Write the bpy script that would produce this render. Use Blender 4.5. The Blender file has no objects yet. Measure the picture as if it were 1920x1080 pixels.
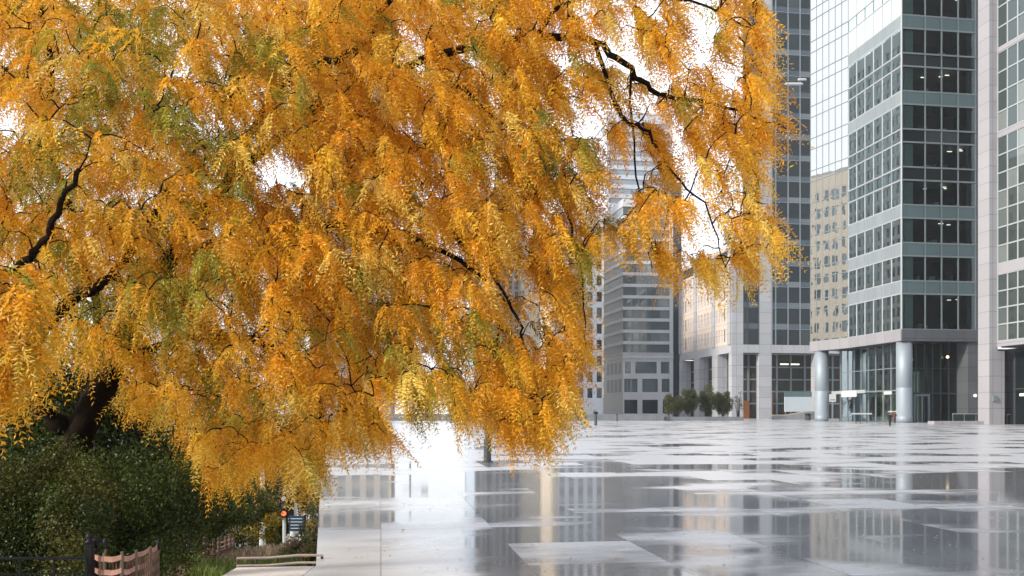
import bpy, bmesh, math, random
import numpy as np
from mathutils import Vector
random.seed(7); rng = np.random.default_rng(11)
scene = bpy.context.scene
COL = scene.collection
# ------------------------------------------------------------------ camera
F, CX, HY, CAMZ = 1655.0, 960.0, 772.0, 1.9          # focal length / principal point in 1920-pixel units
cam_d = bpy.data.cameras.new('camera'); cam = bpy.data.objects.new('camera', cam_d); COL.objects.link(cam)
cam.location = (0, 0, CAMZ); cam.rotation_euler = (math.radians(90), 0, 0)
cam_d.sensor_width = 36; cam_d.lens = 36 * F / 1920; cam_d.shift_y = (HY - 540) / 1920
cam_d.clip_end = 6000; cam_d.clip_start = 0.05
scene.camera = cam
# ------------------------------------------------------------------ light
TO_SUN = Vector((-0.80, -0.42, 0.46)).normalized()
elev = math.asin(TO_SUN.z); azim = math.atan2(TO_SUN.x, TO_SUN.y)
W = bpy.data.worlds.new('World'); scene.world = W; W.use_nodes = True
nt = W.node_tree; bg = nt.nodes['Background']; bg.inputs['Strength'].default_value = 0.12
sky = nt.nodes.new('ShaderNodeTexSky'); sky.sky_type = 'NISHITA'; sky.sun_disc = False
sky.sun_elevation = elev; sky.sun_rotation = azim; sky.dust_density = 3.0; sky.air_density = 1.0
mixn = nt.nodes.new('ShaderNodeMix'); mixn.data_type = 'RGBA'; mixn.inputs[0].default_value = 0.78
mixn.inputs[7].default_value = (7.6, 7.85, 8.3, 1)      # a high white cloud layer over the clear sky
nt.links.new(sky.outputs[0], mixn.inputs[6]); 
geo = nt.nodes.new('ShaderNodeTexCoord'); dp = nt.nodes.new('ShaderNodeVectorMath'); dp.operation = 'DOT_PRODUCT'
dp.inputs[1].default_value = Vector((-0.10, 0.965, 0.24)).normalized(); nt.links.new(geo.outputs['Generated'], dp.inputs[0])
mr = nt.nodes.new('ShaderNodeMapRange'); mr.interpolation_type = 'SMOOTHSTEP'; nt.links.new(dp.outputs['Value'], mr.inputs[0])
for i_, x_ in ((1, 0.55), (2, 1.0), (3, 1.0), (4, 1.7)): mr.inputs[i_].default_value = x_      # thin bright part of the cloud, low ahead
cn = nt.nodes.new('ShaderNodeTexNoise'); cn.inputs['Scale'].default_value = 2.2; cn.inputs['Detail'].default_value = 5; nt.links.new(geo.outputs['Generated'], cn.inputs['Vector'])
cm = nt.nodes.new('ShaderNodeMapRange'); nt.links.new(cn.outputs['Fac'], cm.inputs[0])
for i_, x_ in ((1, 0.3), (2, 0.7), (3, 0.82), (4, 1.15)): cm.inputs[i_].default_value = x_
mm = nt.nodes.new('ShaderNodeMath'); mm.operation = 'MULTIPLY'; nt.links.new(mr.outputs[0], mm.inputs[0]); nt.links.new(cm.outputs[0], mm.inputs[1])
sc_ = nt.nodes.new('ShaderNodeVectorMath'); sc_.operation = 'SCALE'; nt.links.new(mixn.outputs[2], sc_.inputs[0]); nt.links.new(mm.outputs[0], sc_.inputs['Scale'])
nt.links.new(sc_.outputs[0], bg.inputs['Color'])
sd = bpy.data.lights.new('sun', 'SUN'); sd.energy = 3.4; sd.angle = math.radians(6); sd.color = (1.0, 0.88, 0.72)
so = bpy.data.objects.new('sun', sd); COL.objects.link(so); so.rotation_euler = TO_SUN.to_track_quat('Z', 'Y').to_euler()
scene.view_settings.view_transform = 'Standard'; scene.view_settings.look = 'None'
scene.view_settings.exposure = 0.44; scene.view_settings.gamma = 1
scene.cycles.max_bounces = 8; scene.cycles.transparent_max_bounces = 12

# ------------------------------------------------------------------ helpers
def P(u, v, d): return Vector(((u - CX) / F * d, d, CAMZ - (v - HY) / F * d))
def zat(v, d): return CAMZ - (v - HY) / F * d
WORLD = {}
def tag(o, label=None, cat=None, group=None, kind=None):
    if label: o['label'] = label
    if cat: o['category'] = cat
    if group: o['group'] = group
    if kind: o['kind'] = kind
    return o
def thing(name, label, cat, loc, group=None):
    o = bpy.data.objects.new(name, None); COL.objects.link(o); o.location = loc; o.empty_display_size = 0.3
    WORLD[o.name] = Vector(loc); return tag(o, label, cat, group)
class MB:
    def __init__(s): s.v = []; s.f = []
    def quad(s, *ps):
        n = len(s.v); s.v += [tuple(p) for p in ps]; s.f.append(tuple(range(n, n + len(ps)))); return s
    def box(s, o, ax, ay, a0, a1, b0, b1, z0, z1):
        n = len(s.v); o = Vector((o[0], o[1], 0)); ax = Vector((ax[0], ax[1], 0)); ay = Vector((ay[0], ay[1], 0))
        for z in (z0, z1):
            for a, b in ((a0, b0), (a1, b0), (a1, b1), (a0, b1)):
                p = o + ax * a + ay * b; s.v.append((p.x, p.y, z))
        q = [(0, 3, 2, 1), (4, 5, 6, 7), (0, 1, 5, 4), (1, 2, 6, 5), (2, 3, 7, 6), (3, 0, 4, 7)]
        s.f += [tuple(n + i for i in t) for t in q]; return s
    def bx(s, x0, x1, y0, y1, z0, z1): return s.box((0, 0), (1, 0), (0, 1), x0, x1, y0, y1, z0, z1)
    def prism(s, pts, z0, z1):
        n = len(s.v); k = len(pts)
        for z in (z0, z1): s.v += [(p[0], p[1], z) for p in pts]
        s.f.append(tuple(n + i for i in reversed(range(k)))); s.f.append(tuple(n + k + i for i in range(k)))
        for i in range(k): j = (i + 1) % k; s.f.append((n + i, n + j, n + k + j, n + k + i))
        return s
    def tube(s, pts, rad, n=6):
        pts = [Vector(p) for p in pts]; base = len(s.v)
        if not hasattr(rad, '__len__'): rad = [rad] * len(pts)
        ref = Vector((0.31, 0.23, 0.92))
        for i, p in enumerate(pts):
            t = (pts[min(i + 1, len(pts) - 1)] - pts[max(i - 1, 0)])
            t = t.normalized() if t.length > 1e-9 else Vector((0, 0, 1))
            if abs(t.dot(ref)) > 0.97: ref = Vector((0.9, 0.3, 0.1))
            a = t.cross(ref).normalized(); b = t.cross(a)
            for k in range(n):
                an = 2 * math.pi * k / n; q = p + (a * math.cos(an) + b * math.sin(an)) * rad[i]; s.v.append(tuple(q))
        for i in range(len(pts) - 1):
            for k in range(n):
                l = (k + 1) % n
                s.f.append((base + i * n + k, base + i * n + l, base + (i + 1) * n + l, base + (i + 1) * n + k))
        s.f.append(tuple(base + k for k in reversed(range(n)))); e = base + (len(pts) - 1) * n
        s.f.append(tuple(e + k for k in range(n))); return s
    def lathe(s, c, prof, n=16):
        return s.tube([(c[0], c[1], c[2] + z) for r, z in prof], [max(r, 1e-4) for r, z in prof], n) if False else s._lathe(c, prof, n)
    def _lathe(s, c, prof, n):
        base = len(s.v)
        for r, z in prof:
            for k in range(n):
                an = 2 * math.pi * k / n; s.v.append((c[0] + r * math.cos(an), c[1] + r * math.sin(an), c[2] + z))
        for i in range(len(prof) - 1):
            for k in range(n):
                l = (k + 1) % n; s.f.append((base + i * n + k, base + i * n + l, base + (i + 1) * n + l, base + (i + 1) * n + k))
        s.f.append(tuple(base + k for k in reversed(range(n)))); e = base + (len(prof) - 1) * n
        s.f.append(tuple(e + k for k in range(n))); return s
    def build(s, name, mat, parent=None, smooth=False, **kw):
        v = np.array(s.v); c = (v.min(0) + v.max(0)) / 2; c[2] = v[:, 2].min()
        me = bpy.data.meshes.new(name); me.from_pydata((v - c).tolist(), [], s.f)
        return link(name, me, mat, Vector(c), parent, smooth, **kw)
def link(name, me, mat, c, parent=None, smooth=False, **kw):
    for m in (mat if isinstance(mat, (list, tuple)) else [mat]): me.materials.append(m)
    if smooth: me.polygons.foreach_set('use_smooth', [True] * len(me.polygons))
    me.update(); o = bpy.data.objects.new(name, me); COL.objects.link(o); WORLD[o.name] = c
    if parent: o.parent = parent; o.location = c - WORLD[parent.name]
    else: o.location = c
    return tag(o, **kw)

# ------------------------------------------------------------------ materials
def newmat(name):
    m = bpy.data.materials.new(name); m.use_nodes = True; nt = m.node_tree
    return m, nt, nt.nodes['Principled BSDF'], nt.nodes['Material Output']
def N(nt, t, **kw):
    n = nt.nodes.new('ShaderNode' + t)
    for k, v in kw.items(): setattr(n, k, v)
    return n
def math_(nt, op, a, b=None, c=None, clamp=False):
    n = N(nt, 'Math', operation=op, use_clamp=clamp)
    for i, x in enumerate((a, b, c)):
        if x is None: continue
        if isinstance(x, (int, float)): n.inputs[i].default_value = x
        else: nt.links.new(x, n.inputs[i])
    return n.outputs[0]
def mixc(nt, fac, a, b):
    n = N(nt, 'Mix', data_type='RGBA')
    for i, x in ((0, fac), (6, a), (7, b)):
        if isinstance(x, (int, float)): n.inputs[i].default_value = x
        elif isinstance(x, (tuple, list)): n.inputs[i].default_value = tuple(x[:3]) + (1,)
        else: nt.links.new(x, n.inputs[i])
    return n.outputs[2]
def noise(nt, vec, scale, detail=4, rough=0.55):
    n = N(nt, 'TexNoise'); n.inputs['Scale'].default_value = scale; n.inputs['Detail'].default_value = detail
    n.inputs['Roughness'].default_value = rough
    if vec is not None: nt.links.new(vec, n.inputs['Vector'])
    return n.outputs['Fac']
def pos(nt): return N(nt, 'NewGeometry').outputs['Position']
def plain(name, col, rough=0.6, metal=0.0, var=0.18, scale=1.5, bump=0.0, bscale=30, spec=0.5):
    m, nt, b, out = newmat(name); p = pos(nt)
    n1 = noise(nt, p, scale, 6); n2 = noise(nt, p, scale * 9, 3)
    f = math_(nt, 'MULTIPLY_ADD', n2, 0.35, math_(nt, 'MULTIPLY', n1, 0.65))
    lo = tuple(c * (1 - var) for c in col); hi = tuple(min(1, c * (1 + var)) for c in col)
    mr = N(nt, 'MapRange'); mr.inputs[1].default_value = 0.3; mr.inputs[2].default_value = 0.7; nt.links.new(f, mr.inputs[0])
    nt.links.new(mixc(nt, mr.outputs[0], lo, hi), b.inputs['Base Color'])
    b.inputs['Roughness'].default_value = rough; b.inputs['Metallic'].default_value = metal
    b.inputs['Specular IOR Level'].default_value = spec
    if bump:
        bn = N(nt, 'Bump'); bn.inputs['Strength'].default_value = bump; bn.inputs['Distance'].default_value = 0.02
        nt.links.new(noise(nt, p, bscale, 4), bn.inputs['Height']); nt.links.new(bn.outputs[0], b.inputs['Normal'])
    return m
def panelled(name, col, ax, pw, ph, rough=0.6, var=0.15, joint=0.45):
    """cladding cut into panels by thin real joints, a slightly different tone in each panel"""
    m, nt, b, out = newmat(name); p = pos(nt)
    d = N(nt, 'VectorMath', operation='DOT_PRODUCT'); nt.links.new(p, d.inputs[0]); d.inputs[1].default_value = (ax[0], ax[1], 0)
    sx = N(nt, 'SeparateXYZ'); nt.links.new(p, sx.inputs[0])
    a = math_(nt, 'DIVIDE', d.outputs['Value'], pw); z = math_(nt, 'DIVIDE', sx.outputs[2], ph)
    def line(x, w): return math_(nt, 'LESS_THAN', math_(nt, 'ABSOLUTE', math_(nt, 'SUBTRACT', math_(nt, 'FRACT', x), 0.5)), w)
    inside = math_(nt, 'MULTIPLY', line(a, 0.5 - 0.035 / pw * 1.2), line(z, 0.5 - 0.035 / ph * 1.2))
    cb = N(nt, 'CombineXYZ'); nt.links.new(math_(nt, 'FLOOR', a), cb.inputs[0]); nt.links.new(math_(nt, 'FLOOR', z), cb.inputs[1])
    wn = N(nt, 'TexWhiteNoise'); nt.links.new(cb.outputs[0], wn.inputs[0])
    n1 = noise(nt, p, 0.35, 6)
    f = math_(nt, 'ADD', math_(nt, 'MULTIPLY', wn.outputs['Value'], 0.45), math_(nt, 'MULTIPLY', n1, 0.55))
    c = mixc(nt, f, tuple(x * (1 - var) for x in col), tuple(x * (1 + var) for x in col))
    nt.links.new(mixc(nt, inside, tuple(x * joint for x in col), c), b.inputs['Base Color'])
    b.inputs['Roughness'].default_value = rough
    return m
def wavy(nt, strength, scale):
    p = pos(nt); bn = N(nt, 'Bump'); bn.inputs['Strength'].default_value = strength; bn.inputs['Distance'].default_value = 0.05
    nt.links.new(noise(nt, p, scale, 2, 0.4), bn.inputs['Height']); return bn.outputs[0]
def mirror_glass(name, dark, tint, base=0.3, wav=0.12, scale=0.5, var=0.5):
    """coated, opaque looking facade glass: a dark room behind, a strong reflection in front; panes differ by their blinds"""
    m, nt, b, out = newmat(name); nt.nodes.remove(b)
    at = N(nt, 'Attribute', attribute_name='pane')
    df = N(nt, 'BsdfDiffuse'); nt.links.new(mixc(nt, math_(nt, 'MULTIPLY', at.outputs['Fac'], var), dark, (0.30, 0.34, 0.34)), df.inputs[0])
    gl = N(nt, 'BsdfGlossy'); gl.inputs['Color'].default_value = tint + (1,); gl.inputs['Roughness'].default_value = 0.015
    nrm = wavy(nt, wav, scale); nt.links.new(nrm, gl.inputs['Normal'])
    fr = N(nt, 'Fresnel'); fr.inputs['IOR'].default_value = 1.5
    fac = math_(nt, 'MULTIPLY_ADD', fr.outputs[0], 1 - base, base, clamp=True)
    mx = N(nt, 'MixShader'); nt.links.new(fac, mx.inputs[0]); nt.links.new(df.outputs[0], mx.inputs[1]); nt.links.new(gl.outputs[0], mx.inputs[2])
    nt.links.new(mx.outputs[0], out.inputs['Surface']); return m
def clear_glass(name, tint, base=0.08, k=0.9):
    m, nt, b, out = newmat(name); nt.nodes.remove(b)
    tr = N(nt, 'BsdfTransparent'); tr.inputs[0].default_value = tint + (1,)
    gl = N(nt, 'BsdfGlossy'); gl.inputs['Color'].default_value = (0.8, 0.92, 0.95, 1); gl.inputs['Roughness'].default_value = 0.01
    nt.links.new(wavy(nt, 0.05, 0.6), gl.inputs['Normal'])
    fr = N(nt, 'Fresnel'); fr.inputs['IOR'].default_value = 1.5
    mx = N(nt, 'MixShader'); nt.links.new(math_(nt, 'MULTIPLY_ADD', fr.outputs[0], k, base, clamp=True), mx.inputs[0])
    nt.links.new(tr.outputs[0], mx.inputs[1]); nt.links.new(gl.outputs[0], mx.inputs[2]); nt.links.new(mx.outputs[0], out.inputs['Surface']); return m
def emit(name, col, s):
    m, nt, b, out = newmat(name); nt.nodes.remove(b); e = N(nt, 'Emission'); e.inputs[0].default_value = col + (1,); e.inputs[1].default_value = s
    nt.links.new(e.outputs[0], out.inputs['Surface']); return m
def leafmat(name, trans=0.4, rough=0.5, spec=0.3, tcol=1.25):
    m, nt, b, out = newmat(name)
    at = N(nt, 'Attribute', attribute_name='tone')
    nt.links.new(at.outputs['Color'], b.inputs['Base Color']); b.inputs['Roughness'].default_value = rough; b.inputs['Specular IOR Level'].default_value = spec
    tl = N(nt, 'BsdfTranslucent'); nt.links.new(at.outputs['Color'], tl.inputs[0])
    mx = N(nt, 'MixShader'); mx.inputs[0].default_value = trans
    nt.links.new(b.outputs[0], mx.inputs[1]); nt.links.new(tl.outputs[0], mx.inputs[2]); nt.links.new(mx.outputs[0], out.inputs['Surface']); return m

DL = Vector((-0.147, 0.989, 0)); DR = Vector((0.989, 0.147, 0))    # the town grid: away-left and right
IN = DL
M = {}
M['conc'] = panelled('pale_concrete', (0.40, 0.42, 0.46), DR, 3.3, 2.9, 0.65)
M['conc_side'] = panelled('pink_stone', (0.62, 0.54, 0.49), DL, 4.5, 2.9, 0.65, 0.1)
M['stone'] = panelled('pale_granite', (0.33, 0.33, 0.365), DR, 1.45, 2.4, 0.55, 0.10, 0.6)
M['stone_dark'] = panelled('dark_granite', (0.10, 0.11, 0.13), DR, 3.0, 2.4, 0.5)
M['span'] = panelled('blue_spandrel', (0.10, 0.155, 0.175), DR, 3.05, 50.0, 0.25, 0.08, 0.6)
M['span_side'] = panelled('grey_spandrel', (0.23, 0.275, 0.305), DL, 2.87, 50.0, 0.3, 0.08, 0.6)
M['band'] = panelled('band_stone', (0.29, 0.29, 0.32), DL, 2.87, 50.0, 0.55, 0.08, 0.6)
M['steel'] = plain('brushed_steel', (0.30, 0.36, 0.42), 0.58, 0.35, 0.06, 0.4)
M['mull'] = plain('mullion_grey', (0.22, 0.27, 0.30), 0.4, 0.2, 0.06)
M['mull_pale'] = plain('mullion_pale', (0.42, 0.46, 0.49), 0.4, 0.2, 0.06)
M['mull_dark'] = plain('mullion_dark', (0.05, 0.06, 0.065), 0.4, 0.1, 0.06)
M['glass'] = clear_glass('clear_glass', (0.62, 0.74, 0.72))
M['lglass'] = clear_glass('lobby_clear_glass', (0.42, 0.52, 0.50), 0.03, 0.4)
M['mirror'] = mirror_glass('mirror_glass', (0.03, 0.045, 0.05), (0.95, 0.96, 0.95), 0.85, 0.22, 0.4, 0.3)
M['mirror_mid'] = mirror_glass('mirror_glass_mid', (0.02, 0.035, 0.04), (0.8, 0.93, 0.93), 0.12, 0.09, 0.25, 0.9)
M['dglass'] = mirror_glass('dark_glass', (0.010, 0.016, 0.018), (0.75, 0.85, 0.9), 0.0, 0.08, 0.5, 0.15)
M['bglass'] = mirror_glass('blue_glass', (0.025, 0.04, 0.052), (0.8, 0.9, 1.0), 0.06, 0.10, 0.3, 0.4)
M['rglass'] = mirror_glass('grey_green_glass', (0.03, 0.045, 0.045), (0.8, 0.9, 0.92), 0.06, 0.10, 0.5, 0.8)
M['sglass'] = mirror_glass('soft_grey_glass', (0.10, 0.13, 0.145), (0.85, 0.95, 1.0), 0.10, 0.06, 0.3, 0.8)
M['hazewin'] = mirror_glass('hazed_pale_glass', (0.26, 0.31, 0.37), (0.9, 0.95, 1.0), 0.05, 0.05, 0.3, 0.2)  # glass of the far tower, distance haze put into its pale colour
M['greystone'] = panelled('grey_stone', (0.24, 0.24, 0.235), DL, 4, 4.6, 0.7, 0.2)
M['interior'] = plain('office_interior', (0.05, 0.05, 0.045), 0.9, 0, 0.3, 0.8)
M['ceiling'] = plain('office_ceiling', (0.25, 0.27, 0.26), 0.9, 0, 0.1)
M['curtain'] = plain('sheer_curtain', (0.42, 0.52, 0.48), 0.9, 0, 0.15, 3)
M['cream'] = panelled('cream_stone', (0.80, 0.69, 0.54), DL, 6, 5.8, 0.7, 0.06, 0.8)
M['cream_front'] = panelled('tan_stone', (0.50, 0.46, 0.42), DR, 6, 5.8, 0.7, 0.06, 0.8)
M['pale'] = panelled('hazed_pale_panel', (0.60, 0.64, 0.70), DR, 5, 4, 0.5, 0.06, 0.85)  # far building panels, paled in colour to stand in for haze
M['slat'] = panelled('grey_panel', (0.62, 0.64, 0.67), DR, 4, 20, 0.55, 0.08, 0.8)
M['slat_dark'] = panelled('louvre_panel', (0.36, 0.39, 0.42), DL, 6, 0.6, 0.55, 0.08, 0.75)
M['wallgrey'] = plain('low_wall_concrete', (0.16, 0.18, 0.21), 0.7, 0, 0.25, 0.8, 0.2)
M['black'] = plain('black_iron', (0.008, 0.008, 0.010), 0.5, 0.0, 0.2, 6, spec=0.2)
M['darkgrey'] = plain('dark_grey_paint', (0.05, 0.06, 0.065), 0.45, 0.1, 0.15, 6)
M['rail'] = plain('weathered_pink_rail', (0.36, 0.19, 0.145), 0.65, 0, 0.45, 14, 0.2)
M['picket'] = plain('brown_picket', (0.10, 0.055, 0.03), 0.7, 0, 0.35, 10)
M['woodrail'] = plain('pale_timber_rail', (0.58, 0.50, 0.45), 0.7, 0, 0.15, 8)
M['post'] = plain('brown_post', (0.10, 0.07, 0.05), 0.7, 0, 0.3, 9)
M['white'] = plain('white_paint', (0.52, 0.55, 0.58), 0.5, 0, 0.06, 1)
M['whiteblue'] = plain('pale_blue_board', (0.50, 0.58, 0.64), 0.6, 0, 0.05, 0.4)
M['wood'] = plain('lobby_timber', (0.28, 0.11, 0.04), 0.5, 0, 0.3, 0.6)
M['beige'] = plain('lobby_beige', (0.30, 0.26, 0.21), 0.7, 0, 0.1, 0.6)
M['lamp'] = emit('lamp_light', (1.0, 0.93, 0.8), 1.5)
M['lampwarm'] = emit('warm_lamp_light', (1.0, 0.72, 0.4), 3.0)
M['globe'] = emit('globe_light', (1.0, 1.0, 1.0), 1.2)
M['bark'] = plain('dark_bark', (0.014, 0.010, 0.007), 0.9, 0, 0.5, 12, 0.6, 50, spec=0.08)
M['leaf'] = leafmat('autumn_leaf', 0.42, 0.48, 0.5)
M['evergreen'] = leafmat('evergreen_leaf', 0.2, 0.45, 0.22)

def panes(mb_pts, name, mat, parent, **kw):
    """glass strip: list of quads, each with its own 'pane' value"""
    mb = MB()
    for q in mb_pts: mb.quad(*q)
    o = mb.build(name, mat, parent, **kw)
    a = o.data.attributes.new('pane', 'FLOAT', 'FACE'); r = rng.random(len(mb_pts))
    a.data.foreach_set('value', np.where(r > 0.72, rng.random(len(mb_pts)), r * 0.15).astype(np.float32)); return o
def fq(o, ax, out, a0, a1, off, z0, z1):
    o = Vector((o[0], o[1], 0)) + out * off; p = o + ax * a0; q = o + ax * a1
    return [(p.x, p.y, z0), (q.x, q.y, z0), (q.x, q.y, z1), (p.x, p.y, z1)]
def strip(o, ax, out, edges, off, z0, z1): return [fq(o, ax, out, edges[i], edges[i + 1], off, z0, z1) for i in range(len(edges) - 1)]
def lin(a, b, n): return [a + (b - a) * i / n for i in range(n + 1)]
OUT_R = Vector((0.147, -0.989, 0)); OUT_L = Vector((-0.989, -0.147, 0))

# ------------------------------------------------------------------ air
hz, hnt, hb_, hout = newmat('haze'); hnt.nodes.remove(hb_)
hv = N(hnt, 'VolumePrincipled'); hv.inputs['Density'].default_value = 0.00024; hv.inputs['Color'].default_value = (.86, .90, .97, 1); hv.inputs['Anisotropy'].default_value = 0.2
hnt.links.new(hv.outputs[0], hout.inputs['Volume'])
MB().bx(-1150, 1150, -320, 1600, -9, 140).build('haze', hz, kind='stuff')
# ------------------------------------------------------------------ ground
def plaza_material():
    m, nt, b, out = newmat('wet_plaza'); p = pos(nt)
    def dot(v):
        d = N(nt, 'VectorMath', operation='DOT_PRODUCT'); nt.links.new(p, d.inputs[0]); d.inputs[1].default_value = v; return d.outputs['Value']
    a = dot((0.989, 0.147, 0)); c = dot((-0.147, 0.989, 0))
    A = math_(nt, 'DIVIDE', a, 1.8); B = math_(nt, 'DIVIDE', c, 1.8)
    def line(x, w): return math_(nt, 'GREATER_THAN', math_(nt, 'ABSOLUTE', math_(nt, 'SUBTRACT', math_(nt, 'FRACT', x), 0.5)), w)
    joint = math_(nt, 'MAXIMUM', line(A, 0.5 - 0.006), line(B, 0.5 - 0.005))
    cb = N(nt, 'CombineXYZ'); nt.links.new(math_(nt, 'FLOOR', A), cb.inputs[0]); nt.links.new(math_(nt, 'FLOOR', B), cb.inputs[1])
    wn = N(nt, 'TexWhiteNoise'); nt.links.new(cb.outputs[0], wn.inputs[0])
    cv = N(nt, 'CombineXYZ'); nt.links.new(math_(nt, 'MULTIPLY', a, 0.5), cv.inputs[0]); nt.links.new(c, cv.inputs[1])
    n1 = noise(nt, cv.outputs[0], 0.30, 5, 0.5); n2 = noise(nt, cv.outputs[0], 2.6, 4, 0.6)
    far = N(nt, 'MapRange', interpolation_type='SMOOTHSTEP'); nt.links.new(c, far.inputs[0])
    for i, x in ((1, 22), (2, 40), (3, 0.05), (4, -0.10)): far.inputs[i].default_value = x
    lft = N(nt, 'MapRange', interpolation_type='SMOOTHSTEP'); nt.links.new(a, lft.inputs[0])
    for i, x in ((1, 0.0), (2, 2.2), (3, 0.0), (4, 1.0)): lft.inputs[i].default_value = x
    s = math_(nt, 'ADD', n1, far.outputs[0])
    s = math_(nt, 'ADD', s, math_(nt, 'MULTIPLY', math_(nt, 'SUBTRACT', wn.outputs['Value'], 0.5), 0.17))
    s = math_(nt, 'ADD', s, math_(nt, 'MULTIPLY', math_(nt, 'SUBTRACT', n2, 0.5), 0.10))
    nr = N(nt, 'MapRange', interpolation_type='SMOOTHSTEP'); nt.links.new(c, nr.inputs[0])
    for i, x in ((1, 13.0), (2, 15.5), (3, 0.20), (4, 0.0)): nr.inputs[i].default_value = x
    s = math_(nt, 'SUBTRACT', s, math_(nt, 'MULTIPLY', nr.outputs[0], math_(nt, 'SUBTRACT', 1.0, lft.outputs[0])))
    s = math_(nt, 'SUBTRACT', s, math_(nt, 'MULTIPLY', joint, 0.03))
    wet = N(nt, 'MapRange', interpolation_type='SMOOTHSTEP'); nt.links.new(s, wet.inputs[0])
    wet.inputs[1].default_value = 0.43; wet.inputs[2].default_value = 0.56
    fine = noise(nt, p, 24, 5, 0.7)
    dry = mixc(nt, fine, (0.42, 0.43, 0.46), (0.56, 0.57, 0.60)); wetc = mixc(nt, fine, (0.17, 0.175, 0.19), (0.25, 0.255, 0.27))
    col = mixc(nt, wet.outputs[0], dry, wetc)
    nt.links.new(mixc(nt, math_(nt, 'MULTIPLY', joint, 0.6), col, (0.09, 0.09, 0.10)), b.inputs['Base Color'])
    rr = N(nt, 'MapRange'); nt.links.new(wet.outputs[0], rr.inputs[0]); rr.inputs[3].default_value = 0.30; rr.inputs[4].default_value = 0.06
    nt.links.new(rr.outputs[0], b.inputs['Roughness']); b.inputs['IOR'].default_value = 1.5
    bn = N(nt, 'Bump'); bn.inputs['Strength'].default_value = 0.03; bn.inputs['Distance'].default_value = 0.004
    nt.links.new(n2, bn.inputs['Height']); nt.links.new(bn.outputs[0], b.inputs['Normal'])
    return m
M['plaza'] = plaza_material()
M['soil'] = plain('dark_soil', (0.03, 0.022, 0.014), 0.95, 0, 0.5, 3, 0.5)
M['grass'] = plain('grass_slope', (0.09, 0.11, 0.03), 0.95, 0, 0.6, 1.2, 0.6, 20)
M['path'] = plain('dry_pavement', (0.74, 0.74, 0.75), 0.75, 0, 0.08, 1.5, 0.15)
M['far'] = plain('far_ground', (0.10, 0.10, 0.10), 0.9, 0, 0.2, 0.05)
MB().bx(-1100, 1100, -300, 1550, -7.2, -7.0).build('ground', M['far'], kind='structure')
MB().prism([(-2.42, -4), (150, -4), (230, 360), (-140, 360), (-62, 200), (-8.6, 40), (-2.42, 10.9)], -6.9, 0.0).build('plaza', M['plaza'], kind='structure')
MB().prism([(-3.35, 3.0), (-2.43, 3.0), (-2.43, 10.85), (-3.35, 10.75)], -0.4, 0.003).build('path', M['path'], kind='structure')
# sloping garden left of the plaza, one grid
def slope_z(x, y):
    z = -0.06 if y < 9.5 else -0.06 - 0.135 * (y - 9.5)
    if y > 24: z -= 0.25 * (y - 24)
    z += 0.10 * math.sin(x * 1.3 + y * 0.7) * (1 if y > 12 else 0) + 0.25 * math.exp(-((x + 5.2) ** 2) / 3 - ((y - 17.5) ** 2) / 8)
    return max(z, -6.8)
g = MB(); nx, ny = 70, 90
for j in range(ny + 1):
    for i in range(nx + 1):
        y = 1 + 49 * j / ny; xr = -3.36 if y < 10.8 else (-2.45 - (y - 10.9) * 0.2124); x = xr - 0.02 - 40 * (1 - i / nx) ** 1.6
        g.v.append((x, y, slope_z(x, y)))
for j in range(ny):
    for i in range(nx): k = j * (nx + 1) + i; g.f.append((k, k + 1, k + nx + 2, k + nx + 1))
g.build('grass_bank', M['grass'], smooth=True, kind='structure')

# ------------------------------------------------------------------ glass tower on the right
C0 = Vector((66.2, 150, 0)); DE = Vector((-0.374, 0.927, 0)); OUT_E = Vector((-0.927, -0.374, 0))
B0 = C0 + DL * 17.2; E0 = B0 + DE * 10.5
tw = thing('glass_tower', 'tall blue-green glass office tower on round steel columns, its mirrored side full of sky', 'office tower', C0)
TOP = 99.0
core = [C0 + DL * 6 + DR * 0.35, C0 + DL * 6 + DR * 15, C0 + DL * 40 + DR * 15, E0 + DR * 30, E0 + DR * 0.5, B0 + DR * 0.4]
MB().prism(core, 16.0, TOP).build('core', M['interior'], tw)
def ring(z0, z1, out, mat, name):     # stone band that follows the two side faces
    b = MB().box(C0, DL, OUT_L, 0.0, 17.2, -0.3, out, z0, z1).box(B0, DE, OUT_E, 0.0, 10.5, -0.3, out, z0, z1)
    return b.build(name, mat, tw)
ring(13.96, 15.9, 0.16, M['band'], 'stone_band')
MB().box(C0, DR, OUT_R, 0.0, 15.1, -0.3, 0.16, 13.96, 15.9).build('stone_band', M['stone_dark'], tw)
MB().prism([C0 + DR * .2 + DL * .2, C0 + DR * 15 + DL * .2, C0 + DL * 40 + DR * 15, E0 + DR * 30, E0 + DR * 0.3, B0 + DR * 0.3], 14.1, 15.0).build('soffit', M['darkgrey'], tw)
redges = [0.12, 4.35, 7.4, 10.5, 13.75]
medges = lin(0.1, 17.15, 6); eedges = lin(0.05, 10.45, 6)
darkband = {3, 4, 6, 8, 10}
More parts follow.
